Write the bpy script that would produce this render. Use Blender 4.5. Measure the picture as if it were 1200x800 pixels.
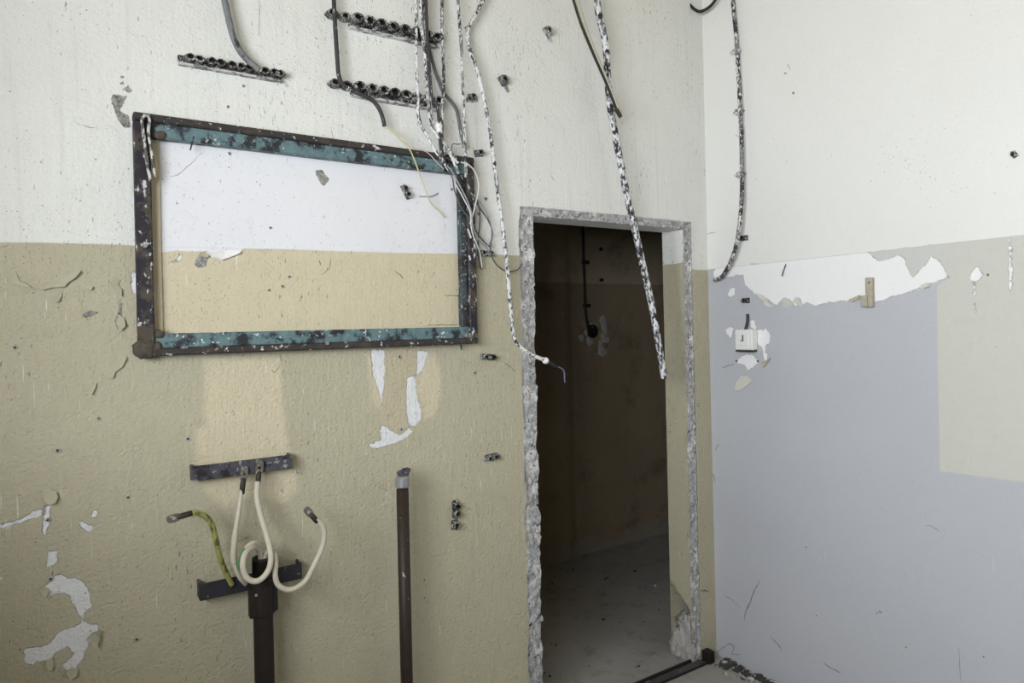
import bpy, bmesh, math, random
import numpy as np
from mathutils import Vector, Matrix

random.seed(7)
rng = np.random.default_rng(11)
for o in list(bpy.data.objects):
    bpy.data.objects.remove(o)
scene = bpy.context.scene
COL = scene.collection

# ------------------------------------------------------------------ camera
F_PX, PPX, PPY = 783.0, 600.0, 382.0
YAW, ROLL = math.radians(33.1), math.radians(1.3)
EYE = Vector((-2.55, -2.175, 1.60))
FWD = Vector((math.sin(YAW), math.cos(YAW), 0))
RGT0 = Vector((math.cos(YAW), -math.sin(YAW), 0))
UP0 = Vector((0, 0, 1))
RGT = RGT0 * math.cos(ROLL) - UP0 * math.sin(ROLL)
UPV = RGT0 * math.sin(ROLL) + UP0 * math.cos(ROLL)
cam_d = bpy.data.cameras.new('camera')
cam_d.sensor_width = 36.0
cam_d.lens = F_PX / 1200.0 * 36.0
cam_d.shift_y = (PPY - 400.0) / 1200.0
cam_d.clip_start = 0.02
cam = bpy.data.objects.new('camera', cam_d)
COL.objects.link(cam)
cam.matrix_world = Matrix(((RGT.x, UPV.x, -FWD.x, EYE.x), (RGT.y, UPV.y, -FWD.y, EYE.y),
                           (RGT.z, UPV.z, -FWD.z, EYE.z), (0, 0, 0, 1)))
scene.camera = cam

# ------------------------------------------------------------------ world, daylight, exposure
scene.view_settings.view_transform = 'Standard'
scene.view_settings.look = 'None'
scene.view_settings.gamma = 1.0
scene.view_settings.use_curve_mapping = False
scene.view_settings.exposure = 0.0
world = bpy.data.worlds.new('overcast_sky')
scene.world = world
world.use_nodes = True
bg = world.node_tree.nodes['Background']
bg.inputs['Color'].default_value = (0.80, 0.90, 1.0, 1)
bg.inputs['Strength'].default_value = 1.0
# the window the daylight comes through: in the wall at x = WX, beyond the left edge of the picture
WX, WT = -3.35, 0.42            # face and thickness of the outer wall
WIN = dict(y0=-3.55, y1=-1.00, z0=1.45, z1=2.42)
lamp_d = bpy.data.lights.new('window_left_offscreen', 'AREA')
lamp_d.shape = 'RECTANGLE'
lamp_d.size = WIN['y1'] - WIN['y0']
lamp_d.size_y = WIN['z1'] - WIN['z0']
lamp_d.energy = 162.0
lamp_d.color = (0.93, 0.97, 1.0)
lamp = bpy.data.objects.new('window_left_offscreen', lamp_d)
COL.objects.link(lamp)
lamp.location = (WX - WT + .01, (WIN['y0'] + WIN['y1']) / 2, (WIN['z0'] + WIN['z1']) / 2)
lamp.rotation_euler = Vector((1, 0, 0)).to_track_quat('-Z', 'Y').to_euler()

CX0, CX1, YB, T_WALL = -1.7, 2.4, 1.46, 0.14     # corridor ends, corridor wall, thickness of the wall with the doorway

# ------------------------------------------------------------------ measuring: photo pixel -> point on a surface of the room
def ray(px, py):
    return (FWD + RGT * ((px - PPX) / F_PX) - UPV * ((py - PPY) / F_PX))
def L(px, py, off=0.0):          # wall_left  (y = 0), off metres in front of it
    d = ray(px, py); t = (-off - EYE.y) / d.y
    return EYE + d * t
def R(px, py, off=0.0):          # wall_right (x = 0)
    d = ray(px, py); t = (-off - EYE.x) / d.x
    return EYE + d * t
def B(px, py, off=0.0):          # corridor wall (y = YB)
    d = ray(px, py); t = (YB - off - EYE.y) / d.y
    return EYE + d * t
def Fl(px, py, h=0.0):           # floor
    d = ray(px, py); t = (h - EYE.z) / d.z
    return EYE + d * t
def mpp(p):                      # metres per photo pixel at a point
    return (p - EYE).dot(FWD) / F_PX

H_ROOM = 3.40
XL = L(629, 420).x
XR = L(805, 420).x
ZT = L(700, 259).z
BANDL, BANDT, BANDR = XL - L(612, 420).x, L(700, 249.5).z - ZT, L(813.5, 420).x - XR

# ------------------------------------------------------------------ numpy helpers
def vnoise(x, y, seed=0):
    r = np.random.default_rng(seed)
    tab = r.random((256, 256))
    xi, yi = np.floor(x).astype(int), np.floor(y).astype(int)
    fx, fy = x - xi, y - yi
    fx = fx * fx * (3 - 2 * fx); fy = fy * fy * (3 - 2 * fy)
    a = tab[xi % 256, yi % 256]; b = tab[(xi + 1) % 256, yi % 256]
    c = tab[xi % 256, (yi + 1) % 256]; d = tab[(xi + 1) % 256, (yi + 1) % 256]
    return (a * (1 - fx) + b * fx) * (1 - fy) + (c * (1 - fx) + d * fx) * fy
def fbm(x, y, seed=0, oct=4):
    s, a, t = 0, 1.0, 0
    for k in range(oct):
        s = s + a * vnoise(x * 2 ** k, y * 2 ** k, seed + k); t += a; a *= 0.5
    return s / t - 0.5
def poly_sd(U, V, poly, cur, margin=0.08):
    """min() the signed distance of a polygon (negative inside) into cur"""
    p = np.array(poly, float)
    sel = ((U > p[:, 0].min() - margin) & (U < p[:, 0].max() + margin) &
           (V > p[:, 1].min() - margin) & (V < p[:, 1].max() + margin))
    if not sel.any(): return
    u, v = U[sel], V[sel]
    dmin = np.full(u.shape, 1e9); ins = np.zeros(u.shape, bool)
    n = len(p)
    for i in range(n):
        ax, ay = p[i]; bx, by = p[(i + 1) % n]
        ex, ey = bx - ax, by - ay
        t = np.clip(((u - ax) * ex + (v - ay) * ey) / (ex * ex + ey * ey + 1e-12), 0, 1)
        dmin = np.minimum(dmin, np.hypot(u - ax - t * ex, v - ay - t * ey))
        cond = ((ay > v) != (by > v))
        xx = ax + (v - ay) * ex / (ey if abs(ey) > 1e-12 else 1e-12)
        ins ^= cond & (u < xx)
    cur[sel] = np.minimum(cur[sel], np.where(ins, -dmin, dmin))

# ------------------------------------------------------------------ material helpers
class NT:
    def __init__(s, name):
        s.m = bpy.data.materials.new(name); s.m.use_nodes = True
        s.t = s.m.node_tree; s.n = s.t.nodes; s.b = s.n['Principled BSDF']
        s.co = s.n.new('ShaderNodeTexCoord').outputs['Object']
    def put(s, inp, v):
        if isinstance(v, bpy.types.NodeSocket): s.t.links.new(v, inp)
        elif isinstance(v, (tuple, list)):
            inp.default_value = (*v, 1.0) if len(v) == 3 and len(inp.default_value) == 4 else v
        else: inp.default_value = v
    def math(s, op, a, b=0.0, c=None, clamp=False):
        n = s.n.new('ShaderNodeMath'); n.operation = op; n.use_clamp = clamp
        s.put(n.inputs[0], a); s.put(n.inputs[1], b)
        if c is not None: s.put(n.inputs[2], c)
        return n.outputs[0]
    def noise(s, scale, detail=4.0, rough=0.55, stretch=None, dist=0.0, off=0.0):
        co = s.co
        if stretch or off:
            mp = s.n.new('ShaderNodeMapping'); s.put(mp.inputs['Vector'], co)
            mp.inputs['Scale'].default_value = stretch or (1, 1, 1)
            mp.inputs['Location'].default_value = (off, off * 1.7, off * .6)
            co = mp.outputs[0]
        n = s.n.new('ShaderNodeTexNoise'); s.put(n.inputs['Vector'], co)
        n.inputs['Scale'].default_value = scale; n.inputs['Detail'].default_value = detail
        n.inputs['Roughness'].default_value = rough; n.inputs['Distortion'].default_value = dist
        return n.outputs['Fac']
    def step(s, v, lo, hi, inv=False):
        n = s.n.new('ShaderNodeMapRange'); n.clamp = True; n.interpolation_type = 'SMOOTHSTEP'
        s.put(n.inputs[0], v); n.inputs[1].default_value = lo; n.inputs[2].default_value = hi
        n.inputs[3].default_value = 1.0 if inv else 0.0; n.inputs[4].default_value = 0.0 if inv else 1.0
        return n.outputs[0]
    def mix(s, f, a, b):
        n = s.n.new('ShaderNodeMix'); n.data_type = 'RGBA'
        s.put(n.inputs['Factor'], f); s.put(n.inputs[6], a); s.put(n.inputs[7], b)
        return n.outputs[2]
    def attr(s, name):
        n = s.n.new('ShaderNodeAttribute'); n.attribute_name = name
        return n.outputs['Fac']
    def inside(s, name, w=0.0012, wob=0.0, nz=None):
        a = s.attr(name)
        if wob: a = s.math('MULTIPLY_ADD', s.math('SUBTRACT', nz, 0.5), wob, a)
        return s.step(a, -w, w, inv=True)
    def bump(s, h, dist, strength=1.0):
        n = s.n.new('ShaderNodeBump'); s.put(n.inputs['Height'], h)
        n.inputs['Distance'].default_value = dist; n.inputs['Strength'].default_value = strength
        s.t.links.new(n.outputs[0], s.b.inputs['Normal'])
    def out(s, col, rough=0.8, metal=0.0, spec=0.3):
        s.put(s.b.inputs['Base Color'], col); s.put(s.b.inputs['Roughness'], rough)
        s.put(s.b.inputs['Metallic'], metal); s.put(s.b.inputs['Specular IOR Level'], spec)
        return s.m

def srgb(r, g, b):
    f = lambda c: (c / 255 / 12.92) if c <= 10 else ((c / 255 + .055) / 1.055) ** 2.4
    return (f(r), f(g), f(b))

def mat_plain(name, col, rough=0.6, metal=0.0, var=0.25, scale=60, bump=0.0):
    t = NT(name)
    nz = t.noise(scale, 5)
    dark = tuple(c * (1 - var) for c in col); lite = tuple(min(1, c * (1 + var)) for c in col)
    c = t.mix(nz, dark, lite)
    if bump: t.bump(nz, bump)
    return t.out(c, rough, metal)

def mat_flecked(name, base, fleck, amount, scale=(140, 140, 60), rough=0.55, metal=0.0, off=0.0, third=None, tam=.65):
    """paint-splashed sheath / metal: base showing through patches of old wall paint"""
    t = NT(name)
    n1 = t.noise(1.0, 5, .6, stretch=scale, off=off)
    n2 = t.noise(3.0, 5, .6, stretch=(8, 8, 8), off=off + 3)
    v = t.math('MULTIPLY_ADD', n2, .55, n1)
    th = 1.06 - amount * .56
    m = t.step(v, th - .03, th + .03)
    c0 = t.mix(t.noise(50, 3), tuple(x * .7 for x in base), tuple(min(1, x * 1.4) for x in base))
    if third:
        c0 = t.mix(t.step(t.noise(18, 5, .65, off=off + 9), tam - .06, tam + .06), c0, third)
    c = t.mix(m, c0, fleck)
    t.bump(m, .0012, .8)
    return t.out(c, rough, metal)

# ------------------------------------------------------------------ object helpers
def link(name, me, mat, parent=None, smooth=False):
    o = bpy.data.objects.new(name, me); COL.objects.link(o)
    if mat is not None and not me.materials: me.materials.append(mat)
    if smooth:
        me.polygons.foreach_set('use_smooth', [True] * len(me.polygons))
    if parent is not None:
        o.parent = parent
        o.matrix_parent_inverse = Matrix.Translation(-parent.location) if parent.type == 'EMPTY' else Matrix()
    return o
def mesh(name, verts, faces):
    me = bpy.data.meshes.new(name); me.from_pydata([tuple(v) for v in verts], [], faces); me.update()
    return me
def tag(o, label, cat, group=None):
    o['label'] = label; o['category'] = cat
    if group: o['group'] = group
    return o
def struct(o, label=None):
    o['kind'] = 'structure'
    if label: o['label'] = label
    return o
def thing(name, loc, label, cat, group=None):
    e = bpy.data.objects.new(name, None); COL.objects.link(e)
    e.empty_display_size = .05; e.location = loc
    return tag(e, label, cat, group)

class MB:
    def __init__(s): s.v, s.f = [], []
    def add(s, vs, fs):
        k = len(s.v); s.v += [Vector(v) for v in vs]; s.f += [tuple(i + k for i in f) for f in fs]
    def box(s, c, hx, hy, hz, ax=None, bev=0.0):
        """bevelled box: centre, half sizes, axes"""
        X, Y, Z = ax or (Vector((1, 0, 0)), Vector((0, 1, 0)), Vector((0, 0, 1)))
        bm = bmesh.new(); bmesh.ops.create_cube(bm, size=2.0)
        for v in bm.verts: v.co = Vector((v.co.x * hx, v.co.y * hy, v.co.z * hz))
        if bev: bmesh.ops.bevel(bm, geom=bm.edges[:], offset=bev, segments=1, affect='EDGES')
        bm.verts.index_update()
        s.add([Vector(c) + X * v.co.x + Y * v.co.y + Z * v.co.z for v in bm.verts],
              [[v.index for v in f.verts] for f in bm.faces])
        bm.free(); return s
    def span(s, a, b, bev=0.0):
        a, b = Vector(a), Vector(b); h = (b - a) / 2
        return s.box((a + b) / 2, abs(h.x), abs(h.y), abs(h.z), None, bev)
    def tube(s, pts, rad, sides=10, cap=True, flat=None):
        """swept tube; rad scalar or list; flat=(vector, factor) squashes the section"""
        n = len(pts); pts = [Vector(p) for p in pts]
        rad = rad if isinstance(rad, (list, tuple)) else [rad] * n
        tan = [(pts[min(i + 1, n - 1)] - pts[max(i - 1, 0)]).normalized() for i in range(n)]
        ref = Vector((0, 1, 0)) if abs(tan[0].y) < .9 else Vector((1, 0, 0))
        nrm = (ref - tan[0] * ref.dot(tan[0])).normalized()
        vs, fs = [], []
        for i in range(n):
            nrm = (nrm - tan[i] * nrm.dot(tan[i])).normalized(); bi = tan[i].cross(nrm)
            for k in range(sides):
                a = 2 * math.pi * k / sides
                vs.append(pts[i] + (nrm * math.cos(a) + bi * math.sin(a)) * rad[i])
        for i in range(n - 1):
            for k in range(sides):
                a, b = i * sides + k, i * sides + (k + 1) % sides
                fs.append((a, b, b + sides, a + sides))
        if cap:
            fs.append(tuple(range(sides - 1, -1, -1))); fs.append(tuple((n - 1) * sides + k for k in range(sides)))
        s.add(vs, fs); return s
    def hollow(s, c, axis, r_out, r_in, length, squash=1.0, side=None, sides=14):
        """open tube stub starting at c along axis, with a floor a little above its root"""
        A = axis.normalized(); X = (side - A * side.dot(A)).normalized() if side else A.orthogonal().normalized()
        Y = A.cross(X); vs, fs = [], []
        prof = [(r_out, 0), (r_out, length * .9), (r_out * .94, length), (r_in, length), (r_in, length * .25)]
        for r, h in prof:
            for k in range(sides):
                a = 2 * math.pi * k / sides
                vs.append(c + A * h + X * (r * math.cos(a)) + Y * (r * squash * math.sin(a)))
        for i in range(len(prof) - 1):
            for k in range(sides):
                a, b = i * sides + k, i * sides + (k + 1) % sides
                fs.append((a, b, b + sides, a + sides))
        fs.append(tuple((len(prof) - 1) * sides + k for k in range(sides)))
        s.add(vs, fs); return s
    def plate_hole(s, c, u, v, n, hu, hv, hole, th, N=20, p=3.0):
        """flat rounded plate with a round hole (cable lug tongue)"""
        vs, fs = [], []
        for lay in (0, 1):
            for ring in (0, 1):
                for k in range(N):
                    a = 2 * math.pi * k / N; ca, sa = math.cos(a), math.sin(a)
                    if ring == 0:
                        x = math.copysign(abs(ca) ** (2 / p), ca) * hu; y = math.copysign(abs(sa) ** (2 / p), sa) * hv
                    else: x, y = ca * hole, sa * hole
                    vs.append(c + u * x + v * y + n * (th * (lay - .5)))
        for k in range(N):
            j = (k + 1) % N
            o0, i0, o1, i1 = k, N + k, 2 * N + k, 3 * N + k
            O0, I0, O1, I1 = j, N + j, 2 * N + j, 3 * N + j
            fs += [(o0, O0, I0, i0), (o1, i1, I1, O1), (o0, o1, O1, O0), (i0, I0, I1, i1)]
        s.add(vs, fs); return s
    def build(s, name, mat, parent=None, smooth=False):
        me = mesh(name, s.v, s.f)
        bm = bmesh.new(); bm.from_mesh(me); bmesh.ops.recalc_face_normals(bm, faces=bm.faces); bm.to_mesh(me); bm.free()
        o = link(name, me, mat, parent, smooth)
        return o

def spline(pts, sub=7):
    pts = [Vector(p) for p in pts]; out = []
    for i in range(len(pts) - 1):
        p0, p1, p2, p3 = pts[max(i - 1, 0)], pts[i], pts[i + 1], pts[min(i + 2, len(pts) - 1)]
        for k in range(sub):
            t = k / sub
            out.append(.5 * ((2 * p1) + (p2 - p0) * t + (2 * p0 - 5 * p1 + 4 * p2 - p3) * t * t + (3 * p1 - p0 - 3 * p2 + p3) * t ** 3))
    out.append(pts[-1]); return out
def path(fn, pts, off=0.03):
    """(px, py[, off]) list -> 3-D points on the wall given by fn; the offset runs on linearly between given values"""
    offs = [p[2] if len(p) > 2 else None for p in pts]
    if offs[0] is None: offs[0] = off
    last = 0
    for i in range(1, len(offs)):
        if offs[i] is not None:
            for j in range(last + 1, i): offs[j] = offs[last] + (offs[i] - offs[last]) * (j - last) / (i - last)
            last = i
    offs = [o if o is not None else offs[last] for o in offs]
    return [fn(p[0], p[1], o) for p, o in zip(pts, offs)]
def rad_px(pts, w):
    m = sum(mpp(p) for p in pts) / len(pts)
    return w / 2 * m
def cable(name, fn, pts, w, mat, parent=None, off=.03, wob=0.0, sides=10):
    P = path(fn, pts, off); r = rad_px(P, w)
    S = spline(P)
    if wob:
        ph = random.random() * 9
        S = [p + Vector((math.sin(i * .9 + ph), 0, math.cos(i * .7 + ph))) * wob for i, p in enumerate(S)]
    return MB().tube(S, r, sides).build(name, mat, parent, True)

# ================================================================== MATERIALS OF THE SHELL
def wall_left_material():
    t = NT('wall_left_paint')
    nb, nm, nf = t.noise(2.2, 4), t.noise(22, 5), t.noise(95, 4, .6)
    ne = t.math('MULTIPLY_ADD', t.noise(24, 3, .6, off=31), .45, t.math('MULTIPLY', t.noise(75, 7, .72), .55))
    white = t.mix(nb, srgb(220, 221, 216), srgb(236, 236, 234))
    white = t.mix(t.math('MULTIPLY', t.step(t.noise(1, 4, stretch=(38, 1, 1.6)), .52, .75), .35), white, srgb(205, 206, 202))
    olive = t.mix(nb, srgb(176, 170, 148), srgb(192, 186, 163))
    olive = t.mix(t.math('MULTIPLY', t.step(nm, .5, .75), .35), olive, srgb(170, 165, 148))
    c = t.mix(t.inside('sd_low', .0018, .006, ne), white, olive)
    tan = t.mix(nm, srgb(200, 190, 164), srgb(211, 201, 176))
    c = t.mix(t.inside('sd_clean', .014, .06, ne), c, tan)
    c = t.mix(t.inside('sd_tan', .0015, .015, ne), c, srgb(190, 180, 156))
    c = t.mix(t.inside('sd_cleanwhite', .002, .004, ne), c, t.mix(nb, srgb(224, 225, 231), srgb(232, 232, 237)))
    mw = t.inside('sd_white', .0012, .034, ne)
    c = t.mix(mw, c, t.mix(nm, srgb(216, 217, 222), srgb(236, 236, 238)))
    mg = t.inside('sd_grey', .0015, .022, ne)
    mort = t.mix(t.step(t.noise(60, 6, .7), .3, .7), srgb(96, 93, 86), srgb(200, 198, 194))
    c = t.mix(mg, c, mort)
    mb = t.inside('sd_band', .003, .016, ne)
    mortb = t.mix(t.step(t.noise(44, 8, .75), .3, .7), srgb(138, 137, 137), srgb(216, 216, 219))
    mortb = t.mix(t.step(t.noise(16, 5, .6, off=3), .56, .60), mortb, srgb(226, 225, 226))
    mortb = t.mix(t.step(t.noise(48, 5, .65, off=7), .61, .65), mortb, srgb(70, 68, 68))
    c = t.mix(mb, c, mortb)
    # specks and scrapes of dirt
    sp = t.step(t.math('MULTIPLY_ADD', t.noise(2.4, 3, off=5), .22, t.noise(150, 2, .5, off=2)), .81, .86)
    c = t.mix(t.math('MULTIPLY', sp, .75), c, srgb(70, 64, 56))
    sc = t.step(t.math('MULTIPLY_ADD', t.noise(3.1, 3, off=8), .25, t.noise(1, 3, .6, stretch=(150, 40, 34), off=4)), .80, .85)
    c = t.mix(t.math('MULTIPLY', sc, .6), c, srgb(88, 82, 74))
    dr = t.step(t.math('MULTIPLY_ADD', t.noise(2.0, 3, off=12), .25, t.noise(1, 2, .5, stretch=(160, 40, 8), off=9)), .84, .88)
    c = t.mix(t.math('MULTIPLY', dr, .5), c, srgb(232, 232, 228))
    # relief: orange-peel roller texture, brush marks, edges of the coats
    peel = t.math('MULTIPLY_ADD', t.noise(84, 3, .55, stretch=(1, 1, 1.25), dist=.25), .62, t.math('MULTIPLY', nf, .35))
    rough_amt = t.math('SUBTRACT', t.math('MULTIPLY_ADD', t.inside('sd_low', .01), .45, .62), t.math('MULTIPLY', t.inside('sd_smooth', .01), .45))
    brush = t.noise(1, 4, .6, stretch=(70, 70, 9))
    h = t.math('MULTIPLY', t.math('MULTIPLY_ADD', brush, .45, peel), rough_amt)
    h = t.math('MULTIPLY_ADD', mw, -.55, h)
    h = t.math('MULTIPLY_ADD', mg, -.9, h)
    h = t.math('MULTIPLY_ADD', t.math('MULTIPLY', t.math('ADD', mb, mg), t.noise(75, 6, .7)), 1.6, h)
    h = t.math('MULTIPLY_ADD', t.inside('sd_low', .0018, .006, ne), .16, h)
    h = t.math('MULTIPLY_ADD', t.step(t.noise(9, 6, .6, off=21), .56, .57), .10, h)
    t.bump(h, .0060)
    return t.out(c, t.math('MULTIPLY_ADD', nm, .2, .6), 0, .25)

def wall_right_material():
    t = NT('wall_right_paint')
    nb, nm = t.noise(2.0, 4), t.noise(20, 5); ne = t.math('MULTIPLY_ADD', t.noise(22, 3, .6, off=31), .45, t.math('MULTIPLY', t.noise(75, 7, .72), .55))
    white = t.mix(nb, srgb(224, 224, 220), srgb(233, 233, 232))
    lav = t.mix(nb, srgb(180, 182, 190), srgb(190, 192, 199))
    c = t.mix(t.inside('sd_low', .0015, .004, ne), white, lav)
    c = t.mix(t.inside('sd_clean', .004, .006, ne), c, t.mix(nm, srgb(196, 196, 188), srgb(203, 203, 197)))
    c = t.mix(t.inside('sd_grey', .0015, .04, ne), c, t.mix(nm, srgb(192, 192, 190), srgb(206, 206, 204)))
    mw = t.math('MULTIPLY', t.inside('sd_white', .0012, .05, ne), t.inside('sd_low', .0015, .004, ne))
    c = t.mix(mw, c, srgb(236, 236, 238))
    sp = t.step(t.math('MULTIPLY_ADD', t.noise(2.6, 3, off=5), .22, t.noise(120, 2, .5, off=2)), .84, .88)
    c = t.mix(t.math('MULTIPLY', sp, .55), c, srgb(95, 95, 102))
    sc = t.step(t.math('MULTIPLY_ADD', t.noise(2.1, 3, off=8), .28, t.noise(1, 3, .6, stretch=(40, 90, 40), off=4)), .85, .90)
    c = t.mix(t.math('MULTIPLY', sc, .35), c, srgb(120, 120, 126))
    dr = t.step(t.math('MULTIPLY_ADD', t.noise(2.0, 3, off=12), .25, t.noise(1, 2, .5, stretch=(40, 150, 8), off=9)), .86, .90)
    c = t.mix(t.math('MULTIPLY', dr, .5), c, srgb(236, 236, 236))
    h = t.math('MULTIPLY_ADD', t.noise(60, 4, .55, dist=.3), .42, t.math('MULTIPLY', t.noise(1, 4, stretch=(70, 90, 14)), .2))
    h = t.math('MULTIPLY_ADD', mw, -.45, h)
    h = t.math('MULTIPLY_ADD', t.inside('sd_clean', .004, .006, ne), .12, h)
    t.bump(h, .0042)
    return t.out(c, t.math('MULTIPLY_ADD', nm, .2, .55), 0, .25)

def corridor_material():
    t = NT('corridor_paint')
    nb, nm = t.noise(1.8, 5), t.noise(14, 6)
    up = t.mix(nb, srgb(166, 152, 130), srgb(188, 174, 150))
    lo = t.mix(nb, srgb(136, 120, 99), srgb(160, 143, 120))
    sep = t.n.new('ShaderNodeSeparateXYZ'); t.put(sep.inputs[0], t.co)
    z = t.math('MULTIPLY_ADD', t.math('SUBTRACT', nm, .5), .012, sep.outputs[2])
    c = t.mix(t.step(z, 1.885, 1.893), lo, up)
    c = t.mix(t.math('MULTIPLY', t.step(t.noise(3.2, 6, .65, off=3), .52, .68), .55), c, srgb(104, 88, 66))
    c = t.mix(t.math('MULTIPLY', t.step(t.noise(26, 6, .7, off=6), .63, .68), .6), c, srgb(186, 174, 150))
    lowd = t.math('MULTIPLY_ADD', t.math('SUBTRACT', t.noise(7, 6, .7, off=11), .5), .5, sep.outputs[2])
    c = t.mix(t.math('MULTIPLY', t.step(lowd, .06, .12, inv=True), .8), c, srgb(150, 144, 134))
    t.bump(t.math('MULTIPLY_ADD', nm, .6, t.noise(60, 4)), .005)
    return t.out(c, .8)

def floor_material():
    t = NT('floor_concrete')
    nb, nm, nf = t.noise(1.6, 6, .6), t.noise(9, 7, .65), t.noise(70, 5, .6)
    c = t.mix(nb, srgb(150, 147, 144), srgb(182, 180, 178))
    c = t.mix(t.math('MULTIPLY', t.step(nm, .5, .7), .55), c, srgb(112, 106, 98))
    c = t.mix(t.math('MULTIPLY', t.step(t.noise(120, 3, .5, off=4), .70, .74), .8), c, srgb(190, 188, 186))
    c = t.mix(t.math('MULTIPLY', t.step(t.noise(52, 5, .65, off=9), .66, .70), .7), c, srgb(60, 57, 54))
    t.bump(t.math('MULTIPLY_ADD', nf, .5, nm), .004)
    return t.out(c, t.math('MULTIPLY_ADD', nm, .35, .35), 0, .35)

M_WL, M_WR, M_COR, M_FLOOR = wall_left_material(), wall_right_material(), corridor_material(), floor_material()
def two_tone():
    t = NT('two_tone_wall')
    sep = t.n.new('ShaderNodeSeparateXYZ'); t.put(sep.inputs[0], t.co); nb = t.noise(3, 5)
    c = t.mix(t.step(sep.outputs[2], 1.86, 1.865), t.mix(nb, srgb(112, 106, 88), srgb(132, 126, 106)), t.mix(nb, srgb(170, 166, 156), srgb(186, 182, 172)))
    return t.out(c, .8)
M_WHITE = two_tone()
M_CEIL = mat_plain('ceiling_white', srgb(172, 154, 112), .85, 0, .06, 4)

# ================================================================== WALL LEFT (with the doorway)
def axis_vals(lo, hi, fine_lo, fine_hi, fs, cs, snaps):
    v = np.concatenate([np.arange(lo, fine_lo, cs), np.arange(fine_lo, fine_hi, fs), np.arange(fine_hi, hi, cs), [hi]])
    for s in snaps:
        v[np.argmin(np.abs(v - s))] = s
    return np.unique(v)

def add_attr(me, name, arr):
    a = me.attributes.new(name, 'FLOAT', 'POINT')
    a.data.foreach_set('value', np.ascontiguousarray(arr, dtype=np.float32))

def polyL(pts): return [(L(*p).x, L(*p).z) for p in pts]
def polyR(pts): return [(R(*p).y, R(*p).z) for p in pts]
def polyB(pts): return [(B(*p).x, B(*p).z) for p in pts]

FR_IN = [(172, 146), (548, 190), (552, 398), (174, 410)]            # footprint of the frame on the wall
LEFT = dict(
 cleanwhite=[[(172, 140), (548, 184), (550, 297.5), (470, 296.5), (400, 294.5), (330, 292), (285, 291), (281, 295), (270, 300), (258, 304), (245, 300), (237, 294.5), (205, 294), (187, 296), (172, 295)]],
 clean=[[(172, 290), (550, 292), (552, 398), (174, 412)],
        [(240, 420), (328, 420), (331, 475), (338, 520), (346, 545), (349, 575), (330, 590), (300, 578), (262, 592), (240, 575), (229, 545), (230, 503), (240, 500)],
        [(490, 412), (512, 418), (517, 440), (515, 470), (509, 488), (497, 493), (494, 478), (488, 455)],
        [(430, 415), (445, 415), (448, 480), (437, 470)]],
 tan=[[(449, 408), (490, 408), (488, 438), (477, 443), (477, 470), (480, 496), (470, 509), (456, 501), (447, 497), (447, 470), (450, 450)]],
 white=[
  [(46, 690), (58, 682), (62, 675), (68, 672), (80, 677), (92, 679), (99, 683), (102, 690), (106, 700), (107, 710), (100, 717), (97, 724), (105, 731), (115, 731), (117, 742), (114, 756), (104, 750), (102, 760), (97, 771), (90, 781), (91, 790), (82, 793), (77, 785), (72, 779), (84, 770), (86, 765), (79, 757), (70, 761), (63, 766), (62, 780), (56, 782), (54, 775), (50, 774), (38, 779), (30, 776), (26, 765), (28, 760), (50, 757), (60, 752), (68, 741), (80, 737), (92, 731), (95, 728), (90, 715), (84, 705), (82, 698), (72, 695), (62, 697), (55, 701)],
  [(55, 646), (66, 645), (67, 655), (62, 663), (55, 664), (56, 655)],
  [(53, 592), (60, 592), (59, 612), (53, 627), (49, 626), (51, 612)],
  [(-6, 617), (12, 611), (25, 607), (38, 599), (50, 597), (48, 604), (30, 611), (10, 617), (-6, 620)],
  [(93, 611), (98, 609), (104, 614), (110, 615), (108, 620), (102, 624), (95, 619)],
  [(107, 599), (113, 599), (112, 606), (108, 607)], [(-2, 674), (4, 677), (4, 680), (-2, 679)],
  [(435, 410), (450, 410), (450, 455), (447, 472), (443, 455), (437, 440)],
  [(489, 410), (501, 413), (496, 433), (488, 441)],
  [(477, 442), (486, 440), (488, 460), (494, 480), (494, 492), (484, 500), (478, 495), (476, 470)],
  [(446, 498), (453, 500), (468, 510), (480, 500), (484, 506), (470, 516), (450, 523), (434, 525), (431, 521), (447, 515), (445, 506)],
  [(200, 305), (206, 305), (210, 297), (214, 299), (211, 306), (203, 308)],
  [(152, 320), (160, 314), (160, 345), (154, 340)],
 ],
 grey=[
  [(132, 110), (149, 113), (145, 122), (140, 130), (150, 135), (153, 149), (147, 150), (138, 140), (134, 128), (130, 118)],
  [(143, 105), (150, 99), (155, 108), (150, 109)], [(140, 97), (145, 95), (146, 99), (142, 100)], [(141, 88), (146, 89), (145, 92), (141, 92)],
  [(369, 200), (377, 199), (382, 205), (386, 210), (380, 218), (375, 214)],
  [(227, 311), (232, 299), (240, 296), (244, 302), (241, 313), (233, 314)],
  [(96, 368), (105, 364), (114, 366), (108, 371), (98, 372)],
  [(135, 378), (140, 362), (139, 350), (144, 352), (143, 372), (146, 379), (139, 388)],
  [(546, 114), (560, 114), (560, 120), (546, 120)],
 ])

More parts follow.
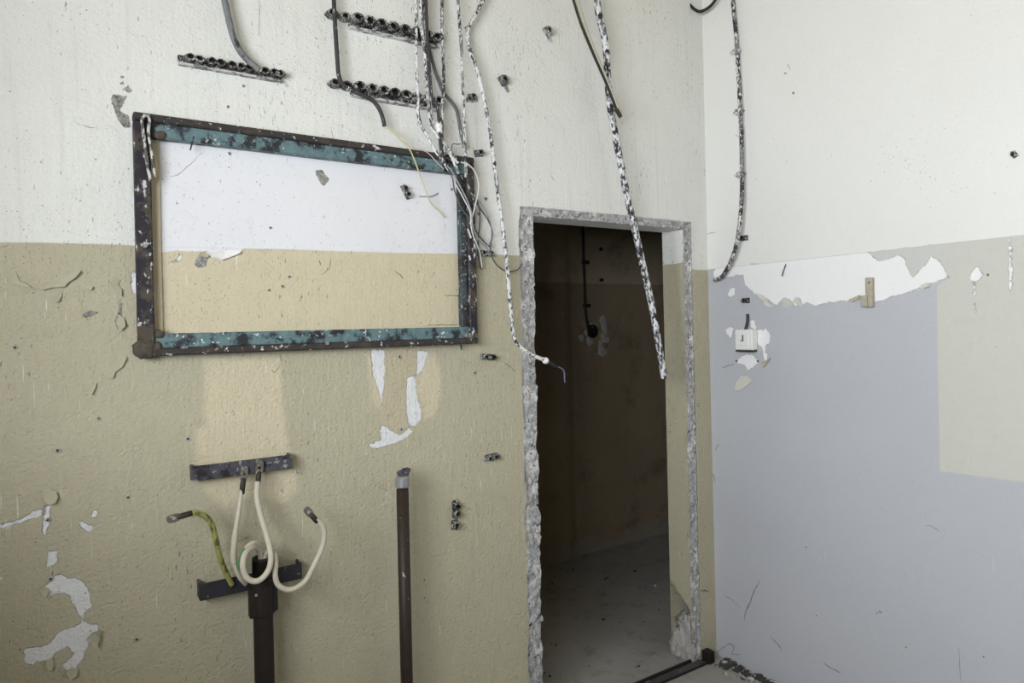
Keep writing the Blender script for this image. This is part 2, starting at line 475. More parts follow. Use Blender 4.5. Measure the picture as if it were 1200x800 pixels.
def build_wall_left():
    xs = axis_vals(WX, 0.0, -2.84, -0.001, .006, .05, [XL, XR])
    zs = axis_vals(0.0, H_ROOM, 0.0, 3.18, .006, .04, [ZT])
    zs = np.unique(np.concatenate([zs[zs > .48], np.arange(0, .48, .012)]))
    zs[np.argmin(np.abs(zs - ZT))] = ZT
    U, V = np.meshgrid(xs, zs, indexing='ij')
    u, v = U.ravel(), V.ravel()
    nx, nz = len(xs), len(zs)
    # distance outside the opening, measured per band
    dx = np.maximum(np.maximum(XL - u, u - XR), 0); dz = np.maximum(v - ZT, 0)
    dl = np.where(u <= XL, (XL - u) / BANDL, np.where(u >= XR, (u - XR) / BANDR, 0))
    dt = dz / BANDT
    wob = fbm(u * 18, v * 18, 40) * .5
    band = np.maximum(dl, dt) - 1 + np.where(u < XL, wob * .5, wob * .25)
    sd_band = band * .055
    U2, V2 = u.copy(), v.copy()
    near = np.exp(-(np.hypot(dx, dz) / .03) ** 2)
    jx = lambda z, s: fbm(z * 26, z * 0 + s, 50 + s, 5) * .016
    left_side = (u <= XL + 1e-6); right_side = (u >= XR - 1e-6)
    U2[left_side] += (near * jx(v, 1))[left_side]
    U2[right_side] += (near * jx(v, 2) * .35)[right_side]
    top = v >= ZT - 1e-6
    V2[top] += (near * jx(u, 3) * .45)[top]
    Y = np.zeros_like(u)
    inb = np.clip(-sd_band / .006, 0, 1)
    Y += inb * (.007 + fbm(u * 45, v * 45, 60) * .016 + fbm(u * 12, v * 12, 66) * .012)
    Y += fbm(u * 2.2, v * 2.2, 70, 3) * .006 * np.clip(np.minimum(-u, v) / .1, 0, 1) * (1 - inb)
    # attribute fields
    f = {k: np.full(u.shape, .2) for k in ('clean', 'tan', 'cleanwhite', 'white', 'grey', 'smooth')}
    for key, polys in LEFT.items():
        for p in polys: poly_sd(u, v, polyL(p), f[key])
    poly_sd(u, v, polyL(FR_IN), f['smooth'])
    # height of the paint line along the wall
    lp = [L(a, b) for a, b in ((-30, 282.5), (60, 284.5), (155, 288), (300, 291.5), (553, 298), (606, 299), (700, 306), (814, 315.5), (819.6, 316))]
    zl = np.interp(u, [p.x for p in lp], [p.z for p in lp])
    sd_low = v - zl + fbm(u * 9, v * 0, 80) * .006
    verts = np.column_stack([U2, Y, V2])
    idx = np.arange(nx * nz).reshape(nx, nz)
    a, b, c, d = idx[:-1, :-1], idx[1:, :-1], idx[1:, 1:], idx[:-1, 1:]
    cx = (U[:-1, :-1] + U[1:, 1:]) / 2; cz = (V[:-1, :-1] + V[1:, 1:]) / 2
    keep = ~((cx > XL) & (cx < XR) & (cz < ZT))
    faces = np.stack([a[keep], b[keep], c[keep], d[keep]], 1)
    vl = [verts]; fl = [faces]; nv = len(verts)
    at = dict(sd_low=[sd_low], sd_band=[sd_band], **{'sd_' + k: [x] for k, x in f.items()})
    def extra(P, Fc, **kw):
        nonlocal nv
        vl.append(P); fl.append(np.asarray(Fc) + nv); n = len(P); nv += n
        for k in at: at[k].append(np.broadcast_to(kw.get(k, np.full(n, .2)), (n,)).astype(float))
    # reveals: left jamb, right jamb, lintel
    ys = np.linspace(0, 1, 15)
    ixl, ixr, izt = int(np.argmin(np.abs(xs - XL))), int(np.argmin(np.abs(xs - XR))), int(np.argmin(np.abs(zs - ZT)))
    def strip(edge_idx, dirs, kind):
        e = verts[edge_idx]; n = len(e); P = []
        for t in ys:
            q = e.copy(); q[:, 1] = e[:, 1] * (1 - min(1, t * 8)) + t * T_WALL
            if kind == 'x':
                q[:, 0] = np.where(t < .12, e[:, 0], dirs) if t < .12 else dirs
            else: q[:, 2] = e[:, 2] if t < .12 else dirs
            P.append(q)
        P = np.concatenate(P); Fc = []
        for j in range(len(ys) - 1):
            for i in range(n - 1):
                k = j * n + i; Fc.append((k, k + 1, k + n + 1, k + n))
        return P, Fc
    low_of = lambda z: z - L(806, 315).z + .03
    P, Fc = strip(idx[ixl, :izt + 1], XL, 'x'); extra(P, Fc, sd_low=low_of(P[:, 2]), sd_band=np.where(P[:, 1] < .012, -.02, .2))
    P, Fc = strip(idx[ixr, :izt + 1], XR, 'x')
    # broken foot of the right jamb
    yy, zz = P[:, 1], P[:, 2]
    edge = .335 - .10 * (1 - yy / T_WALL) + fbm(yy * 40, zz * 40, 90) * .06
    brk = np.clip((edge - zz) / .012, 0, 1) * np.clip((yy - .018) / .02, 0, 1)
    lump = np.clip((.20 + fbm(yy * 30, zz * 3, 91) * .06 - zz) / .02, 0, 1)
    depth = .085 * brk * (1 - lump) + .022 * brk * lump + brk * fbm(yy * 60, zz * 60, 92) * .03
    P[:, 0] += depth
    jl = zz - L(790, 309).z - .03
    extra(P, Fc, sd_low=zz - JAMB_Z, sd_band=np.where(yy < .010, -.02, .2),
          sd_grey=np.where((zz < edge) & (yy > .01), -.02, .02) + 0 * zz)
    P, Fc = strip(idx[ixl:ixr + 1, izt], ZT, 'z'); extra(P, Fc, sd_band=np.where(P[:, 1] < .012, -.02, .2))
    # rear face, plain
    y = T_WALL
    Q = np.array([(WX, y, 0), (XL, y, 0), (XL, y, H_ROOM), (WX, y, H_ROOM), (XR, y, 0), (0, y, 0), (0, y, H_ROOM), (XR, y, H_ROOM),
                  (XL, y, ZT), (XR, y, ZT)], float)
    extra(Q, [(3, 2, 1, 0), (7, 6, 5, 4), (2, 7, 9, 8)], sd_low=Q[:, 2] - 1.88)
    V_ = np.concatenate(vl)
    me = bpy.data.meshes.new('wall_left')
    me.from_pydata(V_.tolist(), [], np.concatenate(fl).tolist()); me.update()
    for k in at: add_attr(me, k, np.concatenate(at[k]))
    o = link('wall_left', me, M_WL, None, True)
    return struct(o, 'white and olive-beige plastered wall with peeling paint and a bare doorway')

# height of the paint line on the jamb (photo row 309 on the jamb plane)
_d = ray(790, 309); _t = (XR - EYE.x) / _d.x; JAMB_Z = (EYE + _d * _t).z
wall_left = build_wall_left()

# ================================================================== WALL RIGHT
RIGHT = dict(
 white=[
  [(826, 312), (838, 313), (836, 319), (838, 328), (846, 327), (856, 324), (871, 322), (873, 335), (880, 340), (886, 344), (896, 347), (905, 355), (910, 358), (918, 349), (925, 351), (932, 358), (941, 357), (946, 354), (955, 358), (963, 357), (972, 354), (985, 353), (995, 352), (1008, 346), (1013, 350), (1018, 353), (1030, 352), (1040, 350), (1050, 345), (1060, 343), (1068, 342), (1080, 336), (1084, 337), (1095, 331), (1112, 325), (1105, 312), (1096, 302), (1090, 299), (1087, 306), (1078, 318), (1070, 323), (1064, 318), (1062, 310), (1062, 300), (1052, 299), (1040, 303), (1030, 306), (1025, 302), (1018, 296), (1010, 288), (900, 298), (826, 306)],
  [(1137, 328), (1139, 321), (1144, 313), (1149, 318), (1152, 323), (1147, 328)],
  [(852, 345), (856, 336), (862, 337), (861, 345), (856, 349)],
  [(850, 386), (856, 382), (860, 385), (857, 396), (852, 392)], [(879, 376), (884, 374), (886, 385), (880, 385)],
  [(888, 386), (899, 384), (903, 392), (902, 402), (897, 406), (900, 420), (896, 426), (893, 408), (888, 402)],
  [(864, 421), (874, 415), (885, 417), (888, 424), (884, 430), (876, 434), (872, 427), (864, 426)],
  [(1182, 280), (1185, 280), (1186, 330), (1184, 345), (1182, 330)], [(1141, 330), (1143, 330), (1143.5, 368), (1141.5, 366)],
 ],
 clean=[[(1092, 287), (1215, 273.5), (1215, 567), (1101, 552), (1098, 335), (1110, 327), (1104, 310)],
        [(862, 450), (870, 440), (876, 440), (882, 446), (875, 453), (868, 457), (863, 457)]],
 grey=[[(1014, 295.5), (1095, 286.5), (1106, 308), (1114, 325), (1095, 332.5), (1084, 338), (1060, 343), (1050, 330), (1030, 306), (1024, 301)],
       [(1064, 303), (1078, 301), (1080, 316), (1070, 323), (1063, 316)],
       [(1080, 323), (1090, 326), (1095, 331), (1084, 337)],
       [(931, 357), (934, 350), (940, 344), (948, 344), (950, 352), (944, 357)],
       [(914, 356), (918, 350), (926, 351), (930, 357), (920, 360)],
       [(1004, 340), (1009, 329), (1014, 327), (1014, 346)], [(1030, 349), (1034, 337), (1043, 337), (1040, 350)],
       [(879, 309), (894, 308), (886, 318)], [(963, 343), (968, 338), (970, 341), (966, 344)]])
def build_wall_right():
    YE = -4.2
    ys = axis_vals(YE, 0.0, -1.42, -0.001, .006, .06, [])
    zs = axis_vals(0.0, H_ROOM, 0.0, 3.2, .006, .05, [])
    U, V = np.meshgrid(ys, zs, indexing='ij'); u, v = U.ravel(), V.ravel()
    f = {k: np.full(u.shape, .2) for k in ('clean', 'white', 'grey')}
    for k, ps in RIGHT.items():
        for p in ps: poly_sd(u, v, polyR(p), f[k])
    lp = [R(a, b) for a, b in ((820, 316), (840, 314.5), (1017, 295.5), (1100, 286), (1199, 275.5))]
    zl = np.interp(-u, [-p.y for p in lp], [p.z for p in lp])
    X = fbm(u * 2, v * 2, 120, 3) * .006 * np.clip(-u / .1, 0, 1)
    verts = np.column_stack([X, u, v]); n, m = len(ys), len(zs)
    idx = np.arange(n * m).reshape(n, m)
    faces = np.stack([idx[:-1, :-1], idx[:-1, 1:], idx[1:, 1:], idx[1:, :-1]], -1).reshape(-1, 4)
    k = len(verts)
    rear = np.array([(.15, YE, 0), (.15, -.001, 0), (.15, -.001, H_ROOM), (.15, YE, H_ROOM)])
    me = bpy.data.meshes.new('wall_right')
    me.from_pydata(np.concatenate([verts, rear]).tolist(), [], faces.tolist() + [[k, k + 1, k + 2, k + 3]]); me.update()
    pad = lambda a: np.concatenate([a, np.full(4, .2)])
    add_attr(me, 'sd_low', pad(v - zl))
    for q in f: add_attr(me, 'sd_' + q, pad(f[q]))
    return struct(link('wall_right', me, M_WR, None, True), 'white wall with pale lavender-grey lower coat and peeling edge')
wall_right = build_wall_right()

# ================================================================== REST OF THE SHELL
YE = -4.2
struct(MB().span((WX - WT, YE - .15, -.1), (CX1 + .15, YB + .15, 0)).build('floor', M_FLOOR), 'worn grey concrete floor')
struct(MB().span((WX - WT, YE - .15, H_ROOM), (CX1 + .15, YB + .15, H_ROOM + .1)).build('ceiling', M_CEIL))
struct(MB().span((WX - WT, YE - .15, 0), (.15, YE, H_ROOM)).build('wall_rear', M_WHITE))
w = MB()
w.span((WX - WT, YE, 0), (WX, WIN['y0'], H_ROOM)); w.span((WX - WT, WIN['y1'], 0), (WX, T_WALL, H_ROOM))
w.span((WX - WT, WIN['y0'], 0), (WX, WIN['y1'], WIN['z0'])); w.span((WX - WT, WIN['y0'], WIN['z1']), (WX, WIN['y1'], H_ROOM))
struct(w.build('wall_window', M_WHITE))
M_FRAMEWOOD = mat_plain('window_frame_paint', srgb(225, 225, 222), .5, 0, .08, 30)
win = MB(); fx0, fx1 = WX - WT + .04, WX - WT + .09
for a, b in (((WIN['y0'], WIN['z0']), (WIN['y1'], WIN['z0'] + .05)), ((WIN['y0'], WIN['z1'] - .05), (WIN['y1'], WIN['z1'])),
             ((WIN['y0'], WIN['z0']), (WIN['y0'] + .05, WIN['z1'])), ((WIN['y1'] - .05, WIN['z0']), (WIN['y1'], WIN['z1']))):
    win.span((fx0, a[0], a[1]), (fx1, b[0], b[1]))
ym = (WIN['y0'] + WIN['y1']) / 2
win.span((fx0, ym - .03, WIN['z0']), (fx1, ym + .03, WIN['z1']))
win1 = struct(win.build('window_1', M_FRAMEWOOD))
MB().span((WX - WT + .09, WIN['y0'] - .08, WIN['z0'] - .04), (WX + .16, WIN['y1'] + .08, WIN['z0'])).build('added_shade_sill', M_FRAMEWOOD, win1)  # unseen projecting board, added to shade the lower left of the wall
# corridor behind the doorway
def build_corridor_wall():
    xs = np.arange(CX0, CX1 + .001, .02); zs = np.arange(0, H_ROOM + .001, .02)
    U, V = np.meshgrid(xs, zs, indexing='ij'); u, v = U.ravel(), V.ravel()
    xp = B(668, 500).x
    Y = np.full(u.shape, YB) + fbm(u * 2, v * 2, 200) * .012
    Y -= .035 / (1 + np.exp((u - xp) / .02))                              # shallow pier on the left
    Y -= .012 * np.clip(1 - np.abs(u - B(676, 400).x) / .06, 0, 1) * (fbm(u * 20, v * 6, 210) + .6)
    c = B(694, 392); r = np.hypot(u - c.x, v - c.z)                       # broken-out crater
    Y += .035 * np.clip(1 - r / .05, 0, 1) ** .5 - .012 * np.exp(-((r - .085) / .03) ** 2) * (fbm(u * 25, v * 25, 220) + .6)
    Y += np.clip((.13 + fbm(u * 9, v * 9, 230) * .2 - v) / .02, 0, 1) * .012
    n, m = len(xs), len(zs); idx = np.arange(n * m).reshape(n, m)
    faces = np.stack([idx[:-1, :-1], idx[1:, :-1], idx[1:, 1:], idx[:-1, 1:]], -1).reshape(-1, 4)
    me = bpy.data.meshes.new('wall_back')
    me.from_pydata(np.column_stack([u, Y, v]).tolist(), [], faces.tolist()); me.update()
    return struct(link('wall_back', me, M_COR, None, True), 'dim brown and beige corridor wall seen through the doorway')
wall_back = build_corridor_wall()
struct(MB().span((CX0 - .15, T_WALL, 0), (CX0, YB + .15, H_ROOM)).build('wall_corridor_left', M_COR))
struct(MB().span((CX1, T_WALL, 0), (CX1 + .15, YB + .06, H_ROOM)).build('wall_corridor_right', M_COR))
struct(MB().span((.0, .001, 0), (CX1 + .15, T_WALL, H_ROOM)).build('wall_corridor_front', M_COR))
struct(MB().span((CX0 - .15, YB + .06, 0), (CX1 + .15, YB + .15, H_ROOM)).build('wall_corridor_back', M_COR))

# ================================================================== MATERIALS OF THE THINGS
C_BLACK, C_DGREY, C_MGREY = srgb(34, 33, 34), srgb(62, 62, 64), srgb(96, 97, 98)
C_WPAINT = srgb(222, 222, 222)
M_BW = [mat_flecked('sheath_white_flecked_%d' % i, srgb(58, 56, 62), C_WPAINT, a, (150, 150, 70), off=i * 2.3, third=srgb(128, 128, 132), tam=.52) for i, a in enumerate((.53, .49, .56, .44))]
M_GREYC = mat_flecked('sheath_grey', srgb(98, 99, 100), C_WPAINT, .20, (120, 120, 30), off=4)
M_DARKC = mat_flecked('sheath_dark', srgb(60, 60, 62), C_WPAINT, .26, (120, 120, 30), off=6)
M_THICK = mat_flecked('conduit_thick', srgb(40, 38, 44), srgb(222, 222, 226), .50, (110, 110, 40), off=8, third=srgb(120, 120, 128), tam=.55)
M_CLIP = mat_flecked('clip_old_paint', srgb(30, 29, 30), srgb(186, 184, 182), .42, (150, 150, 150), off=3, third=srgb(88, 86, 84), tam=.5)
M_RAIL = mat_flecked('rail_painted', srgb(120, 118, 116), srgb(205, 204, 202), .55, (60, 60, 120), off=5)
M_SOCKET_SHADE = mat_plain('black_socket_shade', srgb(36, 35, 35), .5, 0, .3, 90)  # clip black, left unflecked to paint the shade inside the cups
M_HOLE_SHADE = mat_plain('hole_shade_dark', srgb(66, 60, 54), .85, 0, .4, 120)  # dark tone painted for the shade inside the anchor holes
M_STEEL_TOP = mat_flecked('frame_dark_steel', srgb(58, 54, 54), srgb(214, 214, 214), .24, (70, 70, 70), .6, .1, off=1, third=srgb(76, 68, 62), tam=.56)
M_STEEL_SIDE = mat_flecked('frame_dark_side', srgb(42, 40, 48), srgb(198, 198, 202), .28, (80, 80, 45), .6, .1, off=7, third=srgb(80, 72, 64), tam=.52)
M_TEAL = mat_flecked('frame_teal_paint', srgb(98, 122, 127), srgb(214, 218, 218), .24, (90, 90, 90), .55, 0, off=2, third=srgb(46, 48, 52), tam=.53)
M_TEALDK = mat_flecked('frame_teal_worn', srgb(66, 78, 80), srgb(160, 166, 166), .28, (80, 80, 80), .55, 0, off=5, third=srgb(48, 46, 46), tam=.5)
M_TANFL = mat_plain('flange_wall_paint', srgb(206, 196, 170), .75, 0, .06, 40)
M_BAR = mat_flecked('busbar_grey', srgb(86, 86, 94), srgb(156, 156, 160), .34, (60, 60, 60), .5, .35, off=9, third=srgb(52, 50, 54), tam=.56)
M_BARDK = mat_flecked('busbar_dark', srgb(54, 53, 60), srgb(140, 140, 146), .24, (60, 60, 60), .55, .3, off=12)
M_LUG = mat_flecked('cable_lug_metal', srgb(120, 116, 110), srgb(190, 188, 184), .35, (120, 120, 120), .45, .5, off=4)
M_LUGDK = mat_plain('cable_lug_crimp', srgb(66, 60, 54), .55, .3, .3, 120)
M_WCABLE = mat_plain('cable_cream', srgb(196, 190, 174), .5, 0, .12, 50)
M_YGREEN = mat_flecked('cable_yellow_green', srgb(158, 154, 92), srgb(84, 98, 58), .40, (30, 30, 8), .5, 0, off=6)
M_GREENW = mat_plain('wire_green', srgb(84, 132, 92), .5, 0, .2, 80)
M_POST = mat_plain('post_black', srgb(40, 34, 32), .55, .1, .35, 30, .0006)
M_PIPE = mat_flecked('pipe_brown', srgb(54, 43, 38), srgb(200, 196, 190), .12, (60, 60, 40), .5, .1, off=2)
M_COLLAR = mat_plain('collar_zinc', srgb(164, 166, 170), .4, .6, .15, 70)
M_PLASTIC = mat_plain('white_plastic', srgb(232, 232, 230), .45, 0, .05, 60)
M_BEIGEPL = mat_plain('old_beige_plastic', srgb(172, 166, 150), .6, 0, .35, 60)
M_YWIRE = mat_plain('wire_pale_yellow', srgb(200, 200, 150), .5, 0, .1, 50)
M_PINKW = mat_plain('wire_pale_pink', srgb(200, 184, 176), .5, 0, .1, 50)
M_GWIRE = [mat_plain('wire_grey_%d' % i, srgb(*c), .5, 0, .15, 60) for i, c in enumerate(((84, 86, 90), (150, 152, 154), (206, 206, 204)))]
M_PURPLE = mat_plain('wire_purple', srgb(104, 98, 126), .5, 0, .2, 60)
M_BLACKC = mat_plain('cable_black', srgb(40, 40, 38), .5, 0, .25, 60)
M_CREAMCAB = mat_plain('cable_old_cream', srgb(188, 182, 164), .55, 0, .15, 50)
M_MORTAR = mat_plain('loose_mortar', srgb(176, 173, 170), .9, 0, .35, 70, .002)
M_OLIVEFL = mat_plain('paint_flake_olive', srgb(180, 174, 152), .7, 0, .06, 40)
M_WHITEFL = mat_plain('paint_flake_white', srgb(232, 231, 229), .7, 0, .05, 40)
M_BEIGEFL = mat_plain('paint_flake_beige', srgb(206, 204, 196), .7, 0, .05, 40)
M_RUST = mat_plain('rusty_lump', srgb(86, 78, 70), .85, .1, .5, 90, .003)
VX, VY, VZ = Vector((1, 0, 0)), Vector((0, 1, 0)), Vector((0, 0, 1))
NL, NR = -VY, -VX                      # room-side normals of wall_left and wall_right

# ================================================================== STEEL FRAME ON THE LEFT WALL
def build_frame():
    o0, fo, fl = .004, .048, .018                       # wall gap, front of the outer rail, front of the inner flange
    x0, x1 = L(159, 270, fo).x, L(558.5, 290, fo).x
    zt = (L(160, 131, fo).z + L(554, 184, fo).z) / 2
    zb = (L(162, 418, fo).z + L(558, 402.5, fo).z) / 2
    wl, wr, wt, wb = L(179, 270, fo).x - x0, x1 - L(549.5, 290, fo).x, 0, .022
    wt = .022
    root = thing('steel_frame', ((x0 + x1) / 2, -.02, zb), 'large rectangular steel frame with flaking teal and black paint on the wall', 'frame')
    rail = lambda n, a, b, m: MB().span(a, b, .004).build(n, m, root)
    top = rail('top_rail', (x0, -fo, zt - wt), (x1, -o0, zt), M_STEEL_TOP)
    bot = rail('bottom_rail', (x0, -fo, zb), (x1, -o0, zb + wb), M_STEEL_TOP)
    lft = rail('side_rail', (x0, -fo + .002, zb + wb), (x0 + wl, -o0, zt - wt), M_STEEL_SIDE)
    rgt = rail('side_rail', (x1 - wr, -fo + .002, zb + wb), (x1, -o0, zt - wt), M_STEEL_SIDE)
    # inner flanges of the angle sections
    xi0, xi1, zi0, zi1 = x0 + wl, x1 - wr, zb + wb, zt - wt
    fi = .024
    MB().span((xi0, -fo + .010, zi1 - .041), (xi1, -o0, zi1), .002).build('inner_flange', M_TEAL, root)['label'] = 'teal painted flange with black chips'
    MB().span((xi0, -fo + .010, zi0), (xi1, -o0, zi0 + .041), .002).build('inner_flange', M_TEAL, root)['label'] = 'teal painted flange with black chips'
    MB().span((xi0, -.010, zi0 + .041), (xi0 + fi, -o0, zi1 - .041), .001).build('inner_flange', M_TANFL, root)['label'] = 'tan painted flange lying flat on the wall'
    MB().span((xi1 - fi, -.030, zi0 + .041), (xi1, -o0, zi1 - .041), .002).build('inner_flange', M_TEALDK, root)['label'] = 'worn grey-teal flange'
    # bolts and weld lumps
    for p, f, pr in (((170, 288), fo, lft), ((383, 402), fo, bot), ((545, 393), fo, bot)):
        c = L(p[0], p[1], f - .001)
        MB().tube([c, c + NL * .008], [.007, .0062], 6).build('bolt', M_COLLAR, pr)
    for p, r in (((170, 408), .030), ((181, 407), .020), ((551, 395), .017), ((188, 158), .014), ((186, 391), .014)):
        c = L(p[0], p[1], fo - .012)
        bm = bmesh.new(); bmesh.ops.create_icosphere(bm, subdivisions=3, radius=r)
        for v in bm.verts:
            k = 1 + .45 * (vnoise(np.array([v.co.x * 90 + p[0]]), np.array([v.co.z * 90 + v.co.y * 50]), 5)[0] - .5)
            v.co = Vector((v.co.x * k, v.co.y * k * .6, v.co.z * k)) + c
        me = bpy.data.meshes.new('weld_lump'); bm.to_mesh(me); bm.free()
        link('weld_lump', me, M_RUST if p[0] < 300 and p[1] > 300 else (M_LUG if p[0] > 300 else M_RUST), root, True)
    # bent rod hooked over the upper left corner
    pts = spline(path(L, [(177, 212, .052), (173, 195, .056), (170, 170, .058), (167, 148, .058), (167, 138, .058), (171, 135.5, .060), (175, 140, .058), (174, 155, .052), (177, 175, .050), (180, 195, .046), (181, 208, .042)]), 6)
    MB().tube(pts, .0042, 8).build('bent_rod', mat_flecked('rod_worn', srgb(90, 88, 84), srgb(206, 204, 200), .5, (90, 90, 50), off=3), root, True)['label'] = 'bent rod hooked over the upper corner'
    for p, q in (((227, 160), (223, 176)), ((239, 162), (238, 168)), ((328, 169), (327, 176)), ((382, 400), (383, 407)), ((540, 404), (541, 410))):
        MB().tube([L(*p, .036), L(*q, .034)], [.0035, .002], 6).build('tie_stub', M_BLACKC, root)
    return root
build_frame()

# ================================================================== CABLE CLIP RAILS
def clip_mesh(mb, c, s, ax, n, double=True):
    """one clip: an oval cup with two screw lugs"""
    up = n.cross(ax)
    mb.hollow(c, n, s * .50, s * .34, s * .95, .78, ax, 14)
    for k in (-1, 1):
        q = c + ax * (k * s * .46)
        mb.tube([q, q + n * s * .72, q + n * s * .80], [s * .17, s * .17, s * .11], 7)
def socket(c, s, ax, n, parent):
    up = n.cross(ax); N = 12; mb = MB()
    mb.add([c + ax * (s * .36 * math.cos(2 * math.pi * k / N)) + up * (s * .27 * math.sin(2 * math.pi * k / N)) + n * (s * .80) for k in range(N)] +
           [c + ax * (s * .30 * math.cos(2 * math.pi * k / N)) + up * (s * .22 * math.sin(2 * math.pi * k / N)) + n * (s * .55) for k in range(N)],
           [(k, (k + 1) % N, N + (k + 1) % N, N + k) for k in range(N)] + [tuple(range(N, 2 * N))])
    mb.build('socket', M_SOCKET_SHADE, parent)
def clip_rail(a, b, clips, size_px, label, lone=()):
    A, Bq = L(*a, .02), L(*b, .02)
    ax = Vector((1, 0, 0))
    m = (mpp(A) + mpp(Bq)) / 2; s = size_px * m
    z = (A.z + Bq.z) / 2
    root = thing('cable_clip_rail', (A.x, 0, z), label, 'clip rail', 'cable clip rails above the steel frame')
    rx0 = A.x
    MB().span((rx0, -.022, z - s * .80), (Bq.x, .004, z - s * .58), .002).build('rail', M_RAIL, root)
    MB().span((rx0, -.010, z - s * .58), (Bq.x, .004, z + s * .30), .002).build('backplate', M_CLIP, root)
    for px in clips:
        t = (px - a[0]) / (b[0] - a[0]); c = L(px, a[1] + (b[1] - a[1]) * t, .008); c.z = z
        mb = MB(); clip_mesh(mb, c, s, ax, NL); k = mb.build('clip', M_CLIP, root); socket(c, s, ax, NL, k)
    for px, py in lone:
        c = L(px, py, .002); c.z = z
        mb = MB(); clip_mesh(mb, c, s * .85, ax, NL); k = mb.build('clip', M_CLIP, root); socket(c, s * .85, ax, NL, k)
    return root
clip_rail((209, 66), (331, 87), [222, 233, 247, 258, 271, 281, 291, 309, 320, 327], 10.5, 'short rail of black cable clips holding the thick grey cable end')
clip_rail((410, 21), (513, 46), [416, 430, 444, 457, 471, 484, 497, 508], 13, 'upper of two stacked rails of black cable clips', [(387, 14.5), (402, 18)])
clip_rail((412, 100), (515, 121), [418, 433, 446, 459, 472, 485, 497, 510], 13, 'lower of two stacked rails of black cable clips', [(390, 95), (404, 98)])

# single clips left on the walls
def single_clip(fn, n, p, size_px, tilt, label, twin=None, plate=None, group=None):
    c = fn(p[0], p[1], 0.0); s = size_px * .82 * mpp(c)
    hor = VX if n == NL else -VY
    ax = (hor * math.cos(math.radians(tilt)) + VZ * math.sin(math.radians(tilt)))
    root = thing('cable_clip', c, label, 'cable clip', group or 'single cable clips left on the walls')
    up = n.cross(ax)
    k = (-.5, .5) if twin else (0,)
    MB().box(c + n * .003, s * (.6 if not twin else 1.15), s * .42, .005, (ax, up, n), .001).build('base', M_CLIP, root)
    for q in k:
        mb = MB(); clip_mesh(mb, c + ax * (q * s * 1.05), s, ax, n); k2 = mb.build('saddle', M_CLIP, root); socket(c + ax * (q * s * 1.05), s, ax, n, k2)
    if plate:
        d = c + ax * (s * plate)
        MB().box(d + n * .002, s * .45, s * .22, .003, (ax, up, n), .001).build('loose_strap', M_RAIL, root)
single_clip(L, NL, (640, 38), 11, -58, 'tilted black cable clip high on the white wall between long white cable and hanging conduit', False, .95)
single_clip(L, NL, (588, 95), 12, -52, 'tilted black cable clip with loose strap beside the long white cable', False, 1.0)
single_clip(L, NL, (475, 225), 9, -60, 'small dark clip inside the steel frame on the white paint', True)
single_clip(L, NL, (560, 180), 11, 10, 'round black clip knob beside the upper right corner of the frame')
single_clip(L, NL, (568, 297), 10, 0, 'double black clip on the paint line beside the loose thin wires', True)
single_clip(L, NL, (571, 418), 10, -6, 'double clip with white smear below the lower right frame corner', True)
single_clip(L, NL, (575, 535), 10, 4, 'double clip between the brown pipe top and the doorway', True)
single_clip(L, NL, (533, 596), 11, 90, 'upright double black clip beside the brown pipe', True)
single_clip(L, NL, (532, 614), 11, 90, 'upright black clip just under the double clip beside the brown pipe', False)
single_clip(L, NL, (552, 114), 9, 0, 'small flat bracket clip between the two white cables')
single_clip(R, NR, (873, 279), 9, 0, 'oval black clip on the white wall beside the hanging cable end')
single_clip(R, NR, (875, 352), 9, 0, 'oval black clip above the light switch box')
single_clip(R, NR, (1189, 181), 8, -60, 'small dark clip alone on the bright white wall')

# ================================================================== CABLES HANGING ON THE LEFT WALL
def cable_thing(name, label, fn, pts, w, mat, off=.03, group='cables hanging on the left wall', parts=(), cat='cable'):
    P = path(fn, pts, off)
    root = thing(name, P[-1], label, cat, group)
    ob = cable('sheath', fn, pts, w, mat, root, off)
    return root
c = cable_thing('wall_cable', 'thick grey cable bent to a cut end on the short clip rail', L, [(261, -12), (264, 5), (268, 22), (274, 45), (282, 61), (292, 72), (304, 82)], 7.5, mat_flecked('sheath_thick_grey', srgb(120, 122, 124), srgb(60, 60, 62), .42, (60, 60, 14), off=15), .035)
e = L(304.5, 82.5, .036); ax = (L(306, 83.3, .036) - L(300, 79, .036)).normalized()
MB().hollow(e, ax, .010, .007, .004, 1, None, 12).build('cut_end', M_BW[1], c)
c = cable_thing('wall_cable', 'grey cable curling past the two clip rails into a thin yellow wire', L, [(391, -12), (391.5, 10), (393, 35), (395, 65), (397, 88), (402, 99), (415, 107), (428, 113), (438, 119), (445, 129), (449, 140), (450.5, 148)], 5, M_DARKC, .036)
cable('yellow_core', L, [(450.5, 147, .036), (460, 152), (470, 160), (478, 171, .05), (486, 188, .055), (493, 208, .05), (500, 226, .04), (505, 238, .03), (514, 247, .02), (521, 255, .012)], 1.5, M_YWIRE, c)
cable('pink_core', L, [(450.5, 147, .036), (462, 156), (474, 168, .05), (487, 174, .056), (500, 178, .058), (512, 190, .06), (520, 198, .06)], 1.2, M_PINKW, c)
